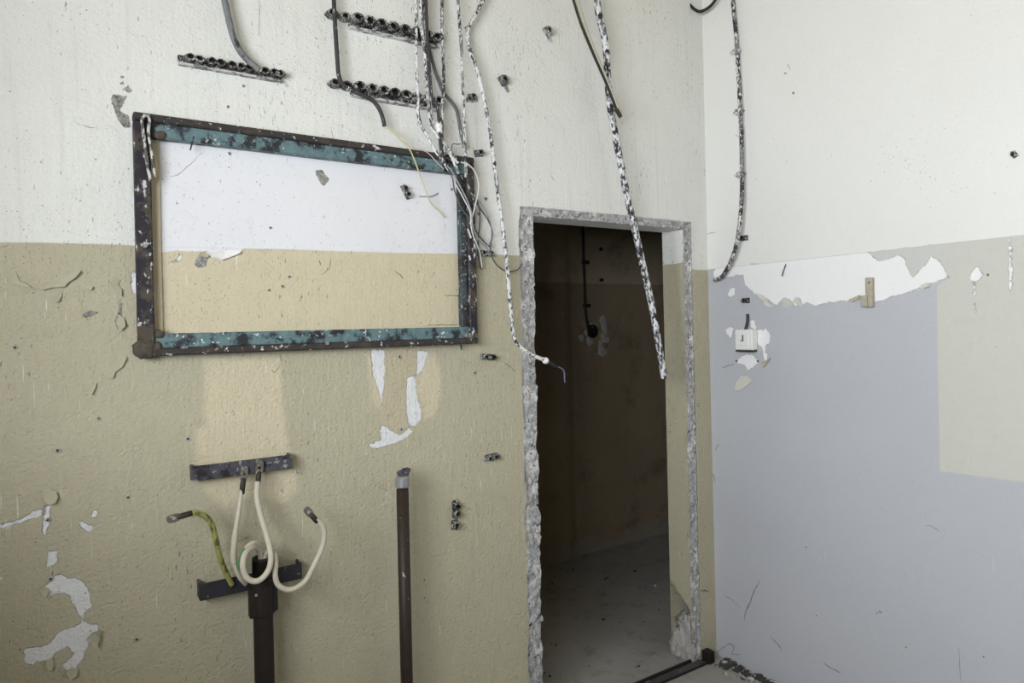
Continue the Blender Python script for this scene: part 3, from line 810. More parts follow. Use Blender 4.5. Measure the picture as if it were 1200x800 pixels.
bundle = [
 ('white-flecked bundle cable nearest the yellow wire', [(487.5, -12), (488, 20), (488, 60), (489, 95), (490, 120), (490, 132), (493, 145), (501, 160), (509, 175, .058), (518, 187, .066), (526, 199, .06)], 3.8, M_BW[2]),
 ('white-flecked cable in the middle of the bundle ending on the frame corner', [(492, -12), (494, 30), (498, 65), (500, 100), (503, 130), (505, 146), (512, 159), (521, 170, .06), (530, 181, .066), (537, 191, .066)], 3.8, M_BW[0]),
 ('white-splashed cable tight beside the black bundle cable', [(495.5, -12), (497, 30), (500.5, 60), (503.5, 95), (504.5, 125), (507, 142), (515, 160), (524, 173, .06), (531, 188, .064), (538, 203, .058)], 3.8, M_BW[2]),
 ('black bundle cable with a white plastic connector', [(499, -12), (500, 25), (502, 60), (504, 90), (506, 112), (511, 121), (513.5, 132), (514.5, 150), (515.5, 162, .06), (517, 176, .066), (521, 190, .066)], 3.8, M_DARKC),
 ('grey cable branching out of the bundle to the white cable', [(502, 52), (509, 80), (515, 97), (520, 109), (528, 118), (535, 129), (538, 143), (540.5, 158), (544.5, 173)], 4.2, M_GREYC),
 ('dark flecked cable between the bundle and the white cable', [(518, -12), (518, 30), (519, 60), (520, 92), (519.5, 106), (518, 135), (518, 158), (519.5, 172, .06), (522, 182, .064)], 3.8, M_BW[3]),
 ('straight white-flecked cable running down to the right frame corner', [(536, -12), (538, 20), (541, 60), (542, 95), (543.5, 118), (544, 145), (545, 170, .06), (546, 192, .066), (546, 208, .062)], 3.8, M_BW[0]),
]
for i, (lab, pts, w, m) in enumerate(bundle):
    c = cable_thing('wall_cable', lab, L, pts, w, m, .036 + (.014 if i in (1, 3) else 0) - (.012 if i in (4, 5) else 0))
    if i == 3:
        q = L(514, 150, .052)
        MB().tube([q + VZ * .022, q + VZ * .014, q + VZ * .012, q + VZ * .002, q, q - VZ * .014, q - VZ * .022],
                  [.011, .012, .0145, .0145, .0125, .0145, .010], 14).build('connector', M_PLASTIC, c, True)['label'] = 'white plastic screw connector'
    if i == 6:
        cable('wire_stub', L, [(540, 168.5, .05), (536, 169), (531, 168.5), (529.5, 172), (529.5, 176)], 1.1, M_GWIRE[0], c)
c = cable_thing('wall_cable', 'long white-flecked cable sweeping past the frame to a loose end over the doorway', L, [(571, -14), (566, 0), (557, 18), (549.5, 32), (548, 43), (552, 62), (559, 82), (565, 105), (570, 130), (574, 150), (577, 175), (580, 198), (584, 230), (589, 265), (594, 310), (597, 345), (600, 380), (603.5, 398, .045), (613, 409, .05), (625, 416.5, .06), (638, 421.5, .07)], 5, M_BW[2], .03)
a, b = L(637, 421, .07), L(645, 426, .07); d = (b - a).normalized()
MB().tube([a, a + d * .008, a + d * .010, a + d * .018, a + d * .022], [.009, .0135, .0135, .011, .008], 12).build('ring', M_PLASTIC, c, True)
MB().tube(spline([a + d * .018, L(648, 427.5, .07), L(654, 431, .07)], 4), [.0085] * 5 + [.0075, .006, .005, .004], 10).build('end_sleeve', M_BLACKC, c, True)
cable('purple_core', L, [(652, 429.5, .07), (657, 431, .07), (661, 435, .068), (661.5, 442, .066), (662, 448, .064)], 1.8, M_PURPLE, c)

# thin loose wires over the right end of the frame
thin = [
 ('dark grey thin wire looping behind the frame to the paint-line clip', [(512, 178, .066), (523, 194, .066), (530, 208, .062), (533, 224, .058), (541, 244, .058), (551, 257, .06), (558, 271, .05), (567, 283, .03), (575, 290, .02)], 1.7, 0),
 ('mid grey thin wire twisting down the right rail of the frame', [(527, 196, .066), (538, 216, .064), (548, 236, .064), (553, 252, .062), (554, 266, .06), (561, 281, .04), (570, 290, .025), (575, 299, .02)], 1.7, 1),
 ('white thin wire looping out beside the right frame rail', [(540, 190, .068), (549, 193, .068), (557, 202, .06), (561, 219, .05), (557, 240, .055), (553, 256, .06), (551, 262, .06)], 1.9, 2),
 ('dark thin wire ending in a hook at the doorway edge', [(549, 222, .066), (562, 243, .04), (572, 258, .03), (577, 273, .03), (574.5, 290, .03), (577, 302, .03), (584, 312, .034), (594, 318, .036), (604, 317, .036), (609, 313.5, .036), (611.5, 309, .036)], 1.8, 0),
 ('pale thin wire hanging down in front of the right frame rail', [(533, 214, .064), (543, 232, .064), (551, 249, .062), (552, 265, .06), (556, 280, .05), (562, 295, .03), (565, 314, .02)], 1.7, 2),
 ('grey thin wire hanging straight beside the right frame rail', [(558, 232, .05), (562, 246, .03), (562, 262, .02), (560.5, 280, .018), (560.5, 302, .018), (564, 315, .016)], 1.5, 0),
 ('grey thin wire bowing out toward the long white cable', [(552, 226, .066), (563, 238, .04), (571, 252, .03), (575.5, 266, .03), (575, 282, .03), (569, 290, .03)], 1.5, 1),
 ('short pale wire end lying on the right frame rail', [(548, 268, .056), (550.5, 274, .056), (552, 279, .055)], 2.2, 2),
]
for lab, pts, w, m in thin:
    tag(cable('thin_wire', L, pts, w, M_GWIRE[m]), lab, 'wire', 'thin loose wires at the frame corner')
tag(cable('thin_wire', L, [(513, 226, .004), (508, 229, .012), (503, 230, .010), (491, 230, .004)], 1.1, M_GWIRE[1]), 'short faint wire scrap on the white paint inside the frame', 'wire', 'thin loose wires at the frame corner')

# conduit hanging across the doorway, and the thin pair beside it
cable_thing('hanging_conduit', 'long thick conduit with black and white flaking paint hanging across the doorway', L, [(698, -14), (700, 5), (703, 22), (708.5, 45), (711, 68), (712, 90), (714.5, 120), (719.5, 150), (728, 195), (736, 235), (743, 265), (752, 305), (762, 350), (770.5, 395), (776, 428), (778.5, 443)], 8.2, M_THICK, .07, 'conduits hanging above the doorway', cat='conduit')
c = thing('hanging_cable_pair', L(726, 134, .10), 'pair of thin black and cream cables crossing the thick conduit', 'cable', 'conduits hanging above the doorway')
cable('black_sheath', L, [(668, -14), (672, 0), (681.5, 30), (696, 65), (711, 99), (723.5, 132)], 3.2, M_BLACKC, c, .10)
cable('cream_sheath', L, [(672.5, -14), (676.5, 0), (686.5, 33), (701, 70), (715, 104), (727, 133)], 4.0, M_CREAMCAB, c, .10)
MB().tube([L(722, 128, .10), L(727.5, 137, .10)], [.009, .0085], 10).build('end_clamp', M_LUGDK, c)

# ================================================================== CABLES ON THE RIGHT WALL
c = cable_thing('wall_cable', 'long dark flecked cable clipped down the wall above the switch box, lower end curled', R, [(857.5, -14), (859.5, 10), (862, 35), (864, 61), (866, 95), (867.5, 131), (869, 165), (869.5, 204), (869.5, 225, .04), (867.5, 255, .05), (863.5, 284, .05), (857, 305, .045), (848.5, 321, .035), (843, 326, .03), (837, 328, .02)], 4.8, M_BW[3], .014, 'cables on the right wall')
for p in ((864, 61), (867.5, 131.5), (869, 205)):
    q = R(*p, 0); mb = MB()
    mb.box(q + NR * .012, .014, .012, .012, (VY, VZ, VX), .003)
    mb.tube([q + VY * .020, q + VY * .020 + NR * .020], .006, 8); mb.tube([q - VY * .020, q - VY * .020 + NR * .020], .006, 8)
    mb.build('clip', M_RAIL, c)
tag(cable('wall_cable', lambda x, y, o: R(x, y, o), [(796, -22, .10), (803, -4, .09), (808, 5, .08), (814, 11, .07), (820, 13.5, .06), (828, 10.5, .05), (835, 4.5, .05), (841, -5, .05), (846, -18, .04)], 3.6, M_BLACKC), 'black cable loop sagging across the upper corner of the walls', 'cable', 'cables on the right wall')

# ================================================================== SWITCH, LATCH, NAIL ON THE RIGHT WALL
def build_switch():
    c = R(871.5, 398, 0); m = mpp(c)
    y0, y1 = R(861, 398, .04).y, R(881.5, 398, .04).y          # y0 nearer the corner
    z0, z1 = R(870, 410, .04).z, R(870, 386, .04).z
    root = thing('switch_box', Vector((0, (y0 + y1) / 2, z0)), 'small white surface-mounted switch box on peeling paint', 'switch box')
    MB().span((-.040, y1, z0), (-.002, y0, z1), .004).build('housing', M_PLASTIC, root)
    ym, zm = (y0 + y1) / 2, (z0 + z1) / 2
    h = abs(y0 - y1) / 2
    MB().span((-.044, ym - h * .62, zm - h * .55), (-.039, ym + h * .62, zm + h * .65), .002).build('rocker', M_PLASTIC, root)
    q = Vector((-.046, ym, zm + .004))
    mb = MB(); mb.span((-.046, ym - .003, zm - .004), (-.043, ym + .003, zm + .022)); mb.span((-.046, ym - .003, zm - .006), (-.043, ym + .012, zm - .002))
    mb.build('marking', M_GWIRE[0], root)
    MB().span((-.040, y1 + .002, z0 - .008), (-.004, y0 - .002, z0), .002).build('base_edge', M_LUGDK, root)
    MB().tube(spline([R(876, 368, .012), R(876, 375, .016), R(875, 381, .02), R(873, 388, .024)], 4), .0065, 8).build('cable_stub', M_DARKC, root, True)
    for p in ((863, 423), (888, 423), (886.5, 405)):
        MB().tube([R(*p, 0), R(*p, .004)], [.005, .004], 8).build('screw', M_LUGDK, root)
build_switch()
def build_latch():
    z0, z1 = R(1018, 360, .02).z, R(1018, 325, .02).z
    ya, yb = R(1014, 342, .02).y, R(1022, 342, .02).y
    root = thing('wall_latch', Vector((0, (ya + yb) / 2, z0)), 'small cream wooden latch block on the peeling white edge', 'latch')
    MB().span((-.022, yb, z0), (-.001, ya, z1), .003).build('plate', M_BEIGEPL, root)
    y2, z2 = R(1008.5, 352, .03).y, R(1012, 346, .03).z
    MB().span((-.034, R(1016, 352, .03).y, z0 + .002), (-.001, y2, z2), .003).build('block', M_BEIGEPL, root)
    q = R(1018.5, 331, .022)
    MB().tube([q, q + NR * .003], .003, 8).build('screw', M_LUGDK, root)
build_latch()
tag(cable('nail', R, [(921, 309.5, .004), (918.5, 316, .008), (916.3, 323.5, .010)], 1.3, M_GWIRE[0]), 'thin bent grey nail in the white paint near the hanging cable end', 'nail')

# ================================================================== BUSBARS, LUG CABLES AND PIPES AT THE LOWER LEFT
def busbar(a, b, h_px, off, label, mat, holes):
    A, Bq = L(*a, off), L(*b, off); z = (A.z + Bq.z) / 2; h = h_px * (mpp(A) + mpp(Bq)) / 2
    root = thing('busbar', (A.x, 0, z - h / 2), label, 'bracket', 'flat steel bars on the lower wall')
    fp = MB().span((A.x, -off, z - h / 2), (Bq.x, -off + .006, z + h / 2), .0015).build('front_plate', mat, root)
    for x in (A.x, Bq.x - .006):
        MB().span((x, -off + .006, z - h / 2), (x + .006, .004, z + h / 2), .001).build('end_tab', mat, root)
    for px, py, m in holes:
        q = L(px, py, off); MB().tube([q, q + NL * .003], [.006, .005], 6).build('bolt', m, fp)
    return z
busbar((225, 554.5), (342.5, 541.5), 17, .045, 'grey flat steel bar with two cream cable lugs hanging from it', M_BAR, [(237, 552, M_LUGDK), (334, 540, M_COLLAR)])
busbar((234, 691), (354, 672), 19, .050, 'dark flat steel bar behind the black post', M_BARDK, [(270, 688, M_LUGDK), (345, 672, M_LUGDK)])

def lug(parent, tip, root_, n, w=.011, tongue=.62):
    """cable lug: crimp barrel from root_ and a holed tongue out to tip"""
    u = (tip - root_); ln = u.length; u.normalize(); v = n.cross(u).normalized(); n2 = u.cross(v)
    mb = MB(); tl = ln * tongue
    mb.plate_hole(tip - u * (tl / 2), u, v, n2, tl / 2, w, w * .42, .004)
    brl = MB().tube([root_ - u * .004, root_ + u * (ln * .30), root_ + u * (ln * .42), root_ + u * (ln * .55)], [w * .72, w * .74, w * .70, w * .45], 12).build('lug_barrel', M_LUGDK, parent, True)
    mb.build('lug_tongue', M_LUG, brl)
G_LUG = 'lug cables at the black post'
def lug_cable(label, tip, rt, pts, w, mat, off):
    P = path(L, pts, off)
    root = thing('lug_cable', P[-1], label, 'cable', G_LUG)
    cable('sheath', L, pts, w, mat, root, off, sides=14)
    lug(root, L(*tip), L(*rt), NL)
    return root
POST_OFF = .085
lug_cable('yellow-green earth cable with a cable lug at its raised free end', (195, 609.5, .16), (223, 601.5, .15), [(221, 602, .15), (231, 601, .145), (242, 606, .13), (249, 617, .12), (253, 632, .11), (258, 654, .09), (265, 671, .07), (272, 685, .055)], 6.5, M_YGREEN, .15)
r = lug_cable('straight cream cable with a grey sleeve hanging from the grey bar', (287, 546, .054), (283.5, 577, .058), [(283.5, 573, .058), (281, 590, .065), (277.5, 612, .08), (275, 628, .09), (273.5, 645, .10), (275, 662, .105), (281, 676, .10), (288, 684, .08)], 5.2, M_WCABLE, .06)
cable('sleeve', L, [(275.6, 626, .0895), (274.4, 637, .0955), (273.6, 650, .1015), (274.4, 660, .1045)], 7.4, M_CREAMCAB, r)
lug_cable('cream cable hanging from the grey bar and coiled before the black post', (305, 539, .054), (302, 568, .058), [(302, 564, .058), (301, 582, .07), (305, 602, .09), (311, 622, .12), (316, 641, .15), (317.5, 656, .165), (314, 669, .17), (305, 679, .17), (296, 680.5, .168), (288, 675, .165), (284.5, 662, .16), (287, 649, .15), (294, 642.5, .13), (301, 642, .11), (305, 648, .095), (306, 660, .085)], 6.6, M_WCABLE, .06)
lug_cable('cream cable sweeping up from the post in a hook to a free lug', (357.5, 595, .17), (371, 610, .17), [(309, 662, .085), (312, 650, .10), (317, 645.5, .13), (321.5, 650, .15), (323, 660, .155), (322.5, 674, .16), (326, 685, .16), (336, 690.5, .165), (347, 688.5, .17), (358, 680, .17), (367, 664, .17), (376, 645, .17), (380, 630, .17), (379, 618, .17), (374.5, 612, .17), (370, 608.5, .17)], 6.2, M_WCABLE, .1)
tag(cable('lug_cable', L, [(286, 668, .12), (284.5, 655, .13), (289, 642, .12), (296, 636, .11), (302, 637, .10), (306, 645, .09), (308, 660, .085)], 6.0, M_WCABLE), 'short cream cable arched over behind the coil at the post top', 'cable', G_LUG)
tag(cable('green_wire', L, [(286.5, 642, .125), (282.5, 650, .13), (280.3, 659, .13), (280.5, 667, .125)], 3.0, M_GREENW), 'short green wire curving beside the cream coil', 'wire')
tag(cable('thin_wire', L, [(256, 643, .03), (266, 636, .02), (276, 633, .012), (293, 628, .006)], 1.0, M_CREAMCAB), 'faint thin wire between the yellow-green cable and the cream coil', 'wire')

def build_post():
    c = L(308, 700, POST_OFF); r = 11.2 * mpp(c); zt = L(308, 652, POST_OFF).z
    root = thing('black_post', (c.x, c.y, 0), 'black steel conduit post rising from the floor with cables at its top', 'post')
    f = lambda z: Vector((c.x, c.y, z))
    mb = MB(); mb.tube([f(0), f(zt - .006)], r, 20, False)
    mb.hollow(f(zt - .05), VZ, r, r * .82, .05, 1, VX, 20)
    mb.build('tube', M_POST, root, True)
    z0, z1 = L(305, 723, POST_OFF + r).z, L(305, 682, POST_OFF + r).z
    col = MB().tube([f(z0), f(z0 + .004), f(z1 - .004), f(z1)], [r * 1.22, r * 1.30, r * 1.30, r * 1.20], 20).build('collar', M_POST, root)
    MB().box(Vector((c.x + r * .98, c.y - .01, (z0 + z1) / 2 - .004)), .010, .016, (z1 - z0) * .40, None, .003).build('clamp_lug', M_POST, col)
    MB().box(Vector((c.x - r * 1.05, c.y - .01, (z0 + z1) / 2 - .010)), .012, .014, (z1 - z0) * .42, None, .003).build('clamp_lug', M_POST, col)
    q = L(300, 697, POST_OFF + r * 1.3)
    MB().tube([q, q + NL * .004], .004, 8).build('bolt', M_COLLAR, col)
    MB().tube([f(0), f(.012)], r * 1.6, 20).build('foot_flange', M_POST, root)
build_post()
def build_pipe():
    off = .095
    c = L(474, 680, off); r = 7.2 * mpp(c); zt = L(473, 562, off).z
    root = thing('brown_pipe', (c.x, c.y, 0), 'thin upright brown pipe with zinc collar and crumpled stub on top', 'pipe')
    f = lambda z: Vector((c.x, c.y, z))
    MB().tube([f(0), f(zt - .03)], r, 18).build('tube', M_PIPE, root, True)
    zc = L(473, 570, off).z; ze = L(473, 557, off).z
    MB().tube([f(zc), f(zc + .002), f(ze - .006), f(ze)], [r * 1.10, r * 1.16, r * 1.16, r * .92], 18).build('collar', M_COLLAR, root)
    bm = bmesh.new(); bmesh.ops.create_icosphere(bm, subdivisions=3, radius=1)
    for v in bm.verts:
        k = 1 + .9 * (vnoise(np.array([v.co.x * 3.1 + 9]), np.array([v.co.z * 3.1 + v.co.y * 2 + 5]), 8)[0] - .5)
        v.co = Vector((v.co.x * .021 * k + .006 + v.co.z * .006, v.co.y * .014 * k, v.co.z * .015 * k + .004)) + f(ze + .006)
    me = bpy.data.meshes.new('crumpled_stub'); bm.to_mesh(me); bm.free()
    link('crumpled_stub', me, M_BAR, root)
    MB().tube([f(0), f(.01)], r * 1.7, 18).build('foot_flange', M_PIPE, root)
build_pipe()

# ================================================================== PAINT FLAKES AND HOLES (parts of the walls)
def flake(fn, n, pts, lift, mat, parent, hinge, th=.0012, label=None):
    """curled chip of paint: outline on the wall, lifted more the farther it is from its hinge point"""
    H = fn(*hinge); P = [fn(*p) for p in pts]
    dm = max((p - H).length for p in P); k = len(P)
    ce = sum(P, Vector()) / k
    def up(p, e=0): 
        t = (p - H).length / dm
        return p + n * (.0015 + lift * t ** 1.6 + e)
    mids = [(p + ce) / 2 for p in P]
    vs = [up(p, th) for p in P] + [up(p, th) for p in mids] + [up(ce, th)] + [up(p) for p in P]
    fs = []
    for i in range(k):
        j = (i + 1) % k
        fs += [(i, j, k + j, k + i), (k + i, k + j, 2 * k), (i, 2 * k + 1 + i, 2 * k + 1 + j, j)]
    fs.append(tuple(2 * k + 1 + i for i in range(k)))
    mb = MB(); mb.add(vs, fs)
    o = mb.build('paint_flake', mat, parent)
    if label: o['label'] = label
    return o
FL = [
 ([(101, 749), (108, 740), (117, 735), (117, 745), (114, 757), (107, 753)], .016, M_OLIVEFL, (103, 748)),
 ([(50, 574), (57, 572), (66, 575), (68, 582), (65, 588), (58, 590), (51, 584)], .012, M_OLIVEFL, (58, 571)),
 ([(40, 336), (55, 331), (70, 326), (80, 322), (92, 316), (94, 319), (88, 326), (80, 331), (76, 336), (62, 337), (50, 340)], .012, M_OLIVEFL, (60, 318)),
 ([(12, 330), (16, 322), (18, 317), (20, 328), (30, 332), (38, 338), (30, 336), (20, 333)], .009, M_OLIVEFL, (16, 316)),
 ([(63, 354), (68, 346), (73, 341), (72, 348), (68, 354)], .010, M_OLIVEFL, (72, 338)),
 ([(96, 335), (103, 334), (109, 336), (107, 340), (100, 339)], .008, M_OLIVEFL, (98, 330)),
 ([(128, 332), (135, 326), (141, 328), (138, 334), (143, 340), (142, 348), (136, 342), (132, 337)], .010, M_OLIVEFL, (146, 326)),
 ([(136, 378), (139, 368), (146, 374), (147, 382), (140, 388)], .012, M_OLIVEFL, (140, 364)),
 ([(124, 442), (131, 434), (134, 430), (143, 424), (146, 417), (148, 420), (143, 430), (134, 436), (132, 443)], .008, M_OLIVEFL, (128, 424)),
 ([(105, 460), (107, 452), (113, 448), (112, 454), (107, 463)], .007, M_OLIVEFL, (104, 450)),
 ([(240, 296), (262, 294), (282, 294), (280, 297), (271, 301), (259, 305), (248, 301)], .012, M_WHITEFL, (262, 290)),
 ([(233, 296), (240, 294), (246, 296), (243, 302), (236, 301)], .008, M_OLIVEFL, (240, 292)),
 ([(54, 774), (62, 768), (63, 778), (61, 783), (56, 783)], .010, M_OLIVEFL, (60, 765)),
 ([(77, 786), (84, 781), (91, 783), (90, 790), (82, 794)], .010, M_OLIVEFL, (84, 779)),
 ([(46, 690), (54, 687), (58, 690), (54, 698), (49, 696)], .008, M_OLIVEFL, (45, 688)),
 ([(151, 138), (156, 134), (157, 150), (153, 148)], .006, M_WHITEFL, (157, 132)),
]
for pts, lift, m, h in FL: flake(L, NL, pts, lift, m, wall_left, h)
FRR = [
 ([(863, 449), (869, 440), (877, 441), (882, 446), (876, 452), (869, 457), (863, 457)], .008, M_BEIGEFL, (872, 438)),
 ([(893, 424), (899, 422), (906, 418), (900, 426), (896, 431)], .014, M_OLIVEFL, (893, 420)),
 ([(996, 351), (1004, 347), (1009, 345), (1008, 350), (1000, 354)], .010, M_OLIVEFL, (1002, 344)),
 ([(930, 353), (934, 348), (939, 349), (941, 356), (936, 358)], .007, M_BEIGEFL, (935, 360)),
 ([(917, 350), (924, 350), (930, 354), (931, 358), (923, 356)], .007, M_BEIGEFL, (922, 360)),
 ([(1080, 334), (1086, 331), (1094, 331), (1090, 336), (1083, 338)], .010, M_BEIGEFL, (1084, 328)),
 ([(886, 343), (893, 345), (899, 350), (903, 355), (894, 351)], .009, M_BEIGEFL, (898, 343)),
 ([(896, 352), (903, 356), (908, 359), (903, 360), (897, 357)], .007, M_BEIGEFL, (905, 353)),
 ([(813, 254), (819, 251), (821, 247), (821, 254), (817, 256)], .006, M_WHITEFL, (815, 256)),
]
for pts, lift, m, h in FRR: flake(R, NR, pts, lift, m, wall_right, h)

def anchor_hole(fn, n, p, r_px, parent):
    c = fn(*p); r = r_px * .68 * mpp(c); rr = random.Random(int(p[0] * 7 + p[1]))
    A = n; X = Vector((1, 0, 0)) if n == NL else Vector((0, 1, 0)); Y = A.cross(X)
    N = 11; vs = []; fs = []
    rad = [(1.7, .0006), (1.25, .0045), (.85, .0035), (.75, .0008)]
    jit = [.7 + rr.random() * .6 for _ in range(N)]
    for f, h in rad:
        for k in range(N):
            a = 2 * math.pi * k / N; q = r * f * jit[k]
            vs.append(c + X * (q * math.cos(a)) + Y * (q * math.sin(a)) + A * h)
    for i in range(len(rad) - 1):
        for k in range(N):
            a, b = i * N + k, i * N + (k + 1) % N
            fs.append((a, b, b + N, a + N))
    rim = MB(); rim.add(vs, fs); o = rim.build('anchor_hole', M_MORTAR, parent, True)
    ring = lambda f, h: [c + X * (r * f * jit[k] * math.cos(2 * math.pi * k / N)) + Y * (r * f * jit[k] * math.sin(2 * math.pi * k / N)) + A * h for k in range(N)]
    core = MB(); core.add(ring(.9, .0004) + ring(.8, .0030) + ring(.4, .0042),
                          [(q * N + k, q * N + (k + 1) % N, (q + 1) * N + (k + 1) % N, (q + 1) * N + k) for q in (0, 1) for k in range(N)] + [tuple(range(2 * N, 3 * N))])
    core.build('hole_shade', M_HOLE_SHADE, o)  # dark dome standing in for the shaded depth of the open hole
for p, r in (((17.5, 407), 2.6), ((67.5, 527.5), 3.0), ((220, 514), 3.0), ((150, 582.5), 2.4), ((160, 749), 2.6), ((468, 418), 2.4), ((56, 609), 2.2), ((59.5, 678), 2.6),
             ((115, 490), 1.6), ((556, 437), 2.2), ((470, 503), 2.0), ((529, 222), 1.8), ((569, 233), 2.0), ((317, 267), 1.6), ((561, 251), 1.8), ((545.5, 33), 2.0), ((497, 700), 1.4), ((497, 679), 1.4), ((615, 330), 2.2), ((618, 372), 1.8),
             ((339, 324), 1.7), ((331, 335.5), 1.7), ((315, 340), 1.6), ((285, 101), 1.5), ((267, 125), 1.6), ((269, 180), 1.8)):
    anchor_hole(L, NL, p, r, wall_left)
for p, r in (((920.5, 86), 1.0), ((930, 109), 1.2), ((1031, 716), 1.3), ((1028, 718), 1.0), ((957, 721), 1.0), ((1062, 758), 1.2), ((945, 641), 1.0), ((1153, 769), 1.2), ((1033, 717), 1.0), ((1158, 322), 1.4), ((809, 360), 1.5)):
    anchor_hole(R, NR, p, r, wall_right)

M_CRACK = mat_plain('crack_grime', srgb(112, 110, 110), .9, 0, .3, 90)
def crack(fn, pts, w, parent, mat=M_CRACK):
    w *= .8
    P = path(fn, pts, .0004); S = spline(P, 5); n = len(S); rr2 = random.Random(int(pts[0][0] * 3 + pts[0][1]))
    S = [p + Vector((0, 0, 1)) * rr2.uniform(-.002, .002) for p in S]
    rad = [max(.0005, rad_px(P, w) * (.35 + .65 * math.sin(math.pi * (i + .5) / n)) * rr2.uniform(.6, 1.2)) for i in range(n)]
    MB().tube(S, rad, 6).build('crack', mat, parent)
for pts, w in (([(891, 680), (886, 688), (882, 697), (879, 706), (874, 716), (872, 727)], 1.8), ([(848, 697), (858, 703), (867, 711)], .9),
               ([(840, 764), (848, 758), (855, 754), (860, 758), (858, 766), (868, 766)], 1.0), ([(1121, 750), (1124, 765), (1125, 785), (1126, 799)], 1.0),
               ([(838, 528), (842, 520)], 1.0), ([(830, 560), (836, 556), (838, 565)], 1.2), ([(820, 273), (830, 273.5), (839, 272)], .8), ([(846, 431), (854, 428), (860, 427)], 1.0),
               ([(903, 746), (912, 755), (916, 762)], 1.2), ([(965, 776), (975, 783), (985, 788)], 1.2), ([(862, 158), (866, 160), (871, 159), (872, 150)], .8), ([(923, 75), (926, 82)], .7),
               ([(1085, 615), (1095, 618), (1100, 622)], .9), ([(1152, 762), (1165, 765), (1180, 760)], .9)):
    crack(R, pts, w, wall_right)
for pts, w in (([(820.5, 692), (826, 691.5), (830.5, 693)], 2.2), ([(520, 346), (532, 346.5), (545, 346.5)], 1.2), ([(501, 381), (520, 380.5), (536, 380)], .9), ([(537, 345), (537.5, 362), (538, 380)], .8),
               ([(232, 183), (222, 193), (210, 204), (200, 207)], .9), ([(240, 176), (232, 183)], .7), ([(85, 142), (98, 147), (110, 150), (120, 152)], 1.0), ([(203, 428), (210, 424), (222, 431), (236, 430)], .8),
               ([(388, 152), (392, 168)], .8), ([(470, 73), (471, 80), (475, 85)], 1.2), ([(304, 0), (304, 20), (303.5, 42)], .8), ([(317, 432), (322, 436), (328, 428)], .8), ([(462, 317), (468, 321), (473, 327)], 1.3),
               ([(374, 305), (376, 311)], 1.4), ([(388, 303), (385, 315), (377, 322)], .9), ([(215, 330), (222, 337), (226, 334)], .8), ([(199, 371), (206, 377)], 1.0), ([(225, 336), (218, 345), (211, 350)], .7),
               ([(560, 310), (565, 316)], 1.2), ([(645, 205), (650, 212)], .8), ([(670, 252), (676, 254), (684, 249)], 1.0), ([(540, 715), (556, 715.5)], .7), ([(590, 424), (596, 428), (604, 435)], .8), ([(443, 570), (455, 575)], .7)):
    crack(L, pts, w, wall_left)

# ================================================================== CORRIDOR WIRING
c = cable_thing('corridor_conduit', 'dark thin conduit running down the dim corridor wall to a broken-out box', B, [(683, 262), (683.5, 290), (684.5, 320), (685.5, 350), (687, 372), (690, 386)], 3.0, M_BLACKC, .03, 'corridor wiring', cat='conduit')
for p in ((684, 307.5), (685.5, 358)):
    q = B(*p, 0)
    MB().box(q + NL * .02, .024, .016, .012, None, .003).build('clip', M_BLACKC, c)
def corridor_box():
    q = B(692.5, 388, 0); s = mpp(q)
    root = thing('junction_box', q, 'dark round junction box set in a broken plaster crater in the corridor', 'junction box', 'corridor wiring')
    MB().hollow(q + VY * .02, NL, 7 * s, 5.6 * s, .05, 1.1, VX, 16).build('body', M_BLACKC, root)
    MB().tube([q + NL * .004, q + NL * .034], [4.2 * s, 3.4 * s], 10).build('terminal_block', M_BLACKC, root)
corridor_box()
for p, lab in (((704, 292), 'upper small dark plug in the corridor wall beside the conduit'), ((704.5, 328), 'lower small dark plug in the corridor wall beside the conduit')):
    q = B(*p, 0)
    tag(MB().tube([q + VY * .01, q + NL * .012, q + NL * .016], [.014, .012, .006], 8).build('wall_plug', M_BLACKC), lab, 'wall plug', 'corridor wiring')
# broken plaster around the box
rr = random.Random(5)
for i in range(18):
    a = rr.random() * 6.28; d = 10 + rr.random() * 13
    q = B(698 + d * math.cos(a) * .8, 393 + d * math.sin(a), 0)
    bm = bmesh.new(); bmesh.ops.create_icosphere(bm, subdivisions=2, radius=1)
    sc = .016 + rr.random() * .030
    for v in bm.verts:
        k = .75 + .5 * rr.random()
        v.co = Vector((v.co.x * sc * k, v.co.y * .010 * k, v.co.z * sc * k * 1.1)) + q
    me = bpy.data.meshes.new('plaster_lump'); bm.to_mesh(me); bm.free()
    link('plaster_lump', me, M_MORTAR if i % 3 else M_COR, wall_back)

# ================================================================== DOORWAY FOOT, THRESHOLD, RUBBLE
def lump(c, s, seed, sq=(1, 1, 1), sub=2):
    r2 = random.Random(seed); bm = bmesh.new(); bmesh.ops.create_icosphere(bm, subdivisions=sub, radius=1)
    for v in bm.verts:
        k = .72 + .5 * r2.random()
        v.co = Vector((v.co.x * s * sq[0] * k, v.co.y * s * sq[1] * k, v.co.z * s * sq[2] * k)) + Vector(c)
    return bm
def lump_obj(name, c, s, seed, mat, parent=None, sq=(1, 1, 1), sub=3):
    bm = lump(c, s, seed, sq, sub); me = bpy.data.meshes.new(name); bm.to_mesh(me); bm.free()
    return link(name, me, mat, parent)
for i, (c, s, sq) in enumerate((((XR + .005, .075, .07), .055, (.5, 1, 1.5)), ((XR + .012, .035, .16), .035, (.5, 1, 1.4)), ((XR + .01, .10, .04), .05, (.6, 1, .9)),
                                ((XR + .004, .02, .05), .03, (.6, .8, 1.6)))):
    lump_obj('mortar_lump', c, s, 40 + i, M_MORTAR, wall_left, sq)
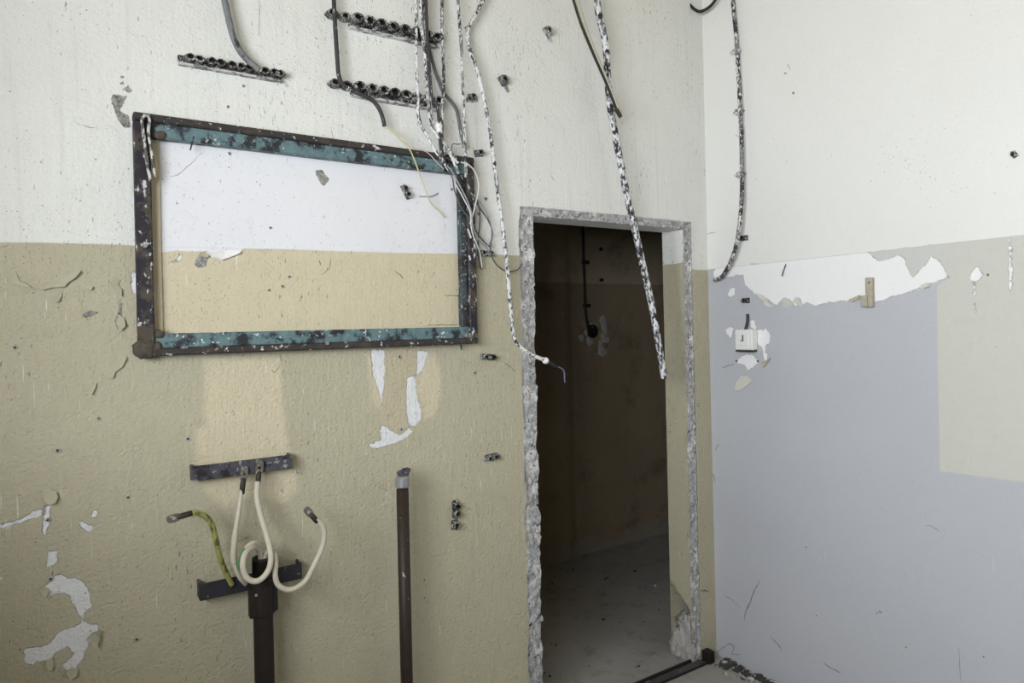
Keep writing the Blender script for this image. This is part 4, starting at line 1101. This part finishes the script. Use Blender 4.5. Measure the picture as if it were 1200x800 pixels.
# ragged mortar bits along the stripped door edges
rr = random.Random(21)
bmj = bmesh.new()
def add_bits(bm_all, b2):
    me = bpy.data.meshes.new('t'); b2.to_mesh(me); b2.free(); bm_all.from_mesh(me); bpy.data.meshes.remove(me)
for i in range(150):
    side = i % 3
    s = .004 + rr.random() * .007
    if side == 0: c = (XL - rr.random() * BANDL * .8, .004, rr.random() * ZT)
    elif side == 1: c = (XR + rr.random() * BANDR * .8, .004, rr.random() * ZT)
    else: c = (XL + rr.random() * (XR - XL), .004, ZT + rr.random() * BANDT * .9)
    add_bits(bmj, lump(c, s, i, (1, .8, 1.6 if side < 2 else .8), 1))
me = bpy.data.meshes.new('mortar_crumbs'); bmj.to_mesh(me); bmj.free()
o = link('mortar_crumbs', me, M_MORTAR, wall_left); o['kind'] = 'stuff'

def build_threshold():
    y0, y1 = -.035, .010
    x0, x1 = XL - .02, -.085
    root = thing('threshold_strip', ((x0 + x1) / 2, -.02, 0), 'dark steel threshold strip across the foot of the doorway', 'threshold')
    MB().span((x0, y0, .0), (x1, y1, .006), .002).build('plate', mat_flecked('threshold_steel', srgb(92, 90, 90), srgb(160, 158, 156), .25, (40, 40, 40), .5, .3, off=3), root)
    MB().span((x0, y1, .0), (x1, y1 + .012, .016), .002).build('edge_bar', M_POST, root)
    MB().span((x0, y0 - .006, .0), (x1, y0, .010), .001).build('edge_bar', M_POST, root)
    MB().span((-.112, -.05, .0), (-.07, -.004, .055), .003).build('end_block', M_POST, root)
build_threshold()
bmj = bmesh.new()
for i in range(420):
    t = rr.random() ** 1.4
    y = -.07 - t * .75; x = -abs(rr.gauss(0, .035)) - .006
    s = .003 + rr.random() ** 3 * .013
    add_bits(bmj, lump((x, y, s * .5), s, 500 + i, (1.2, 1.2, .7), 1))
for i in range(140):
    x = XL + .1 + rr.random() * 1.4; y = .04 + rr.random() * 1.3; s = .0015 + rr.random() ** 4 * .008
    if x > -.25 and y < .2: continue
    add_bits(bmj, lump((x, y, s * .5), s, 1500 + i, (1.2, 1.2, .7), 1))
me = bpy.data.meshes.new('floor_rubble'); bmj.to_mesh(me); bmj.free()
o = link('floor_rubble', me, mat_flecked('rubble', srgb(70, 67, 66), srgb(200, 198, 196), .42, (25, 25, 25), .9, 0, off=2))
o['kind'] = 'stuff'; o['label'] = 'dark crumbs of plaster rubble along the wall foot'; o['category'] = 'rubble'
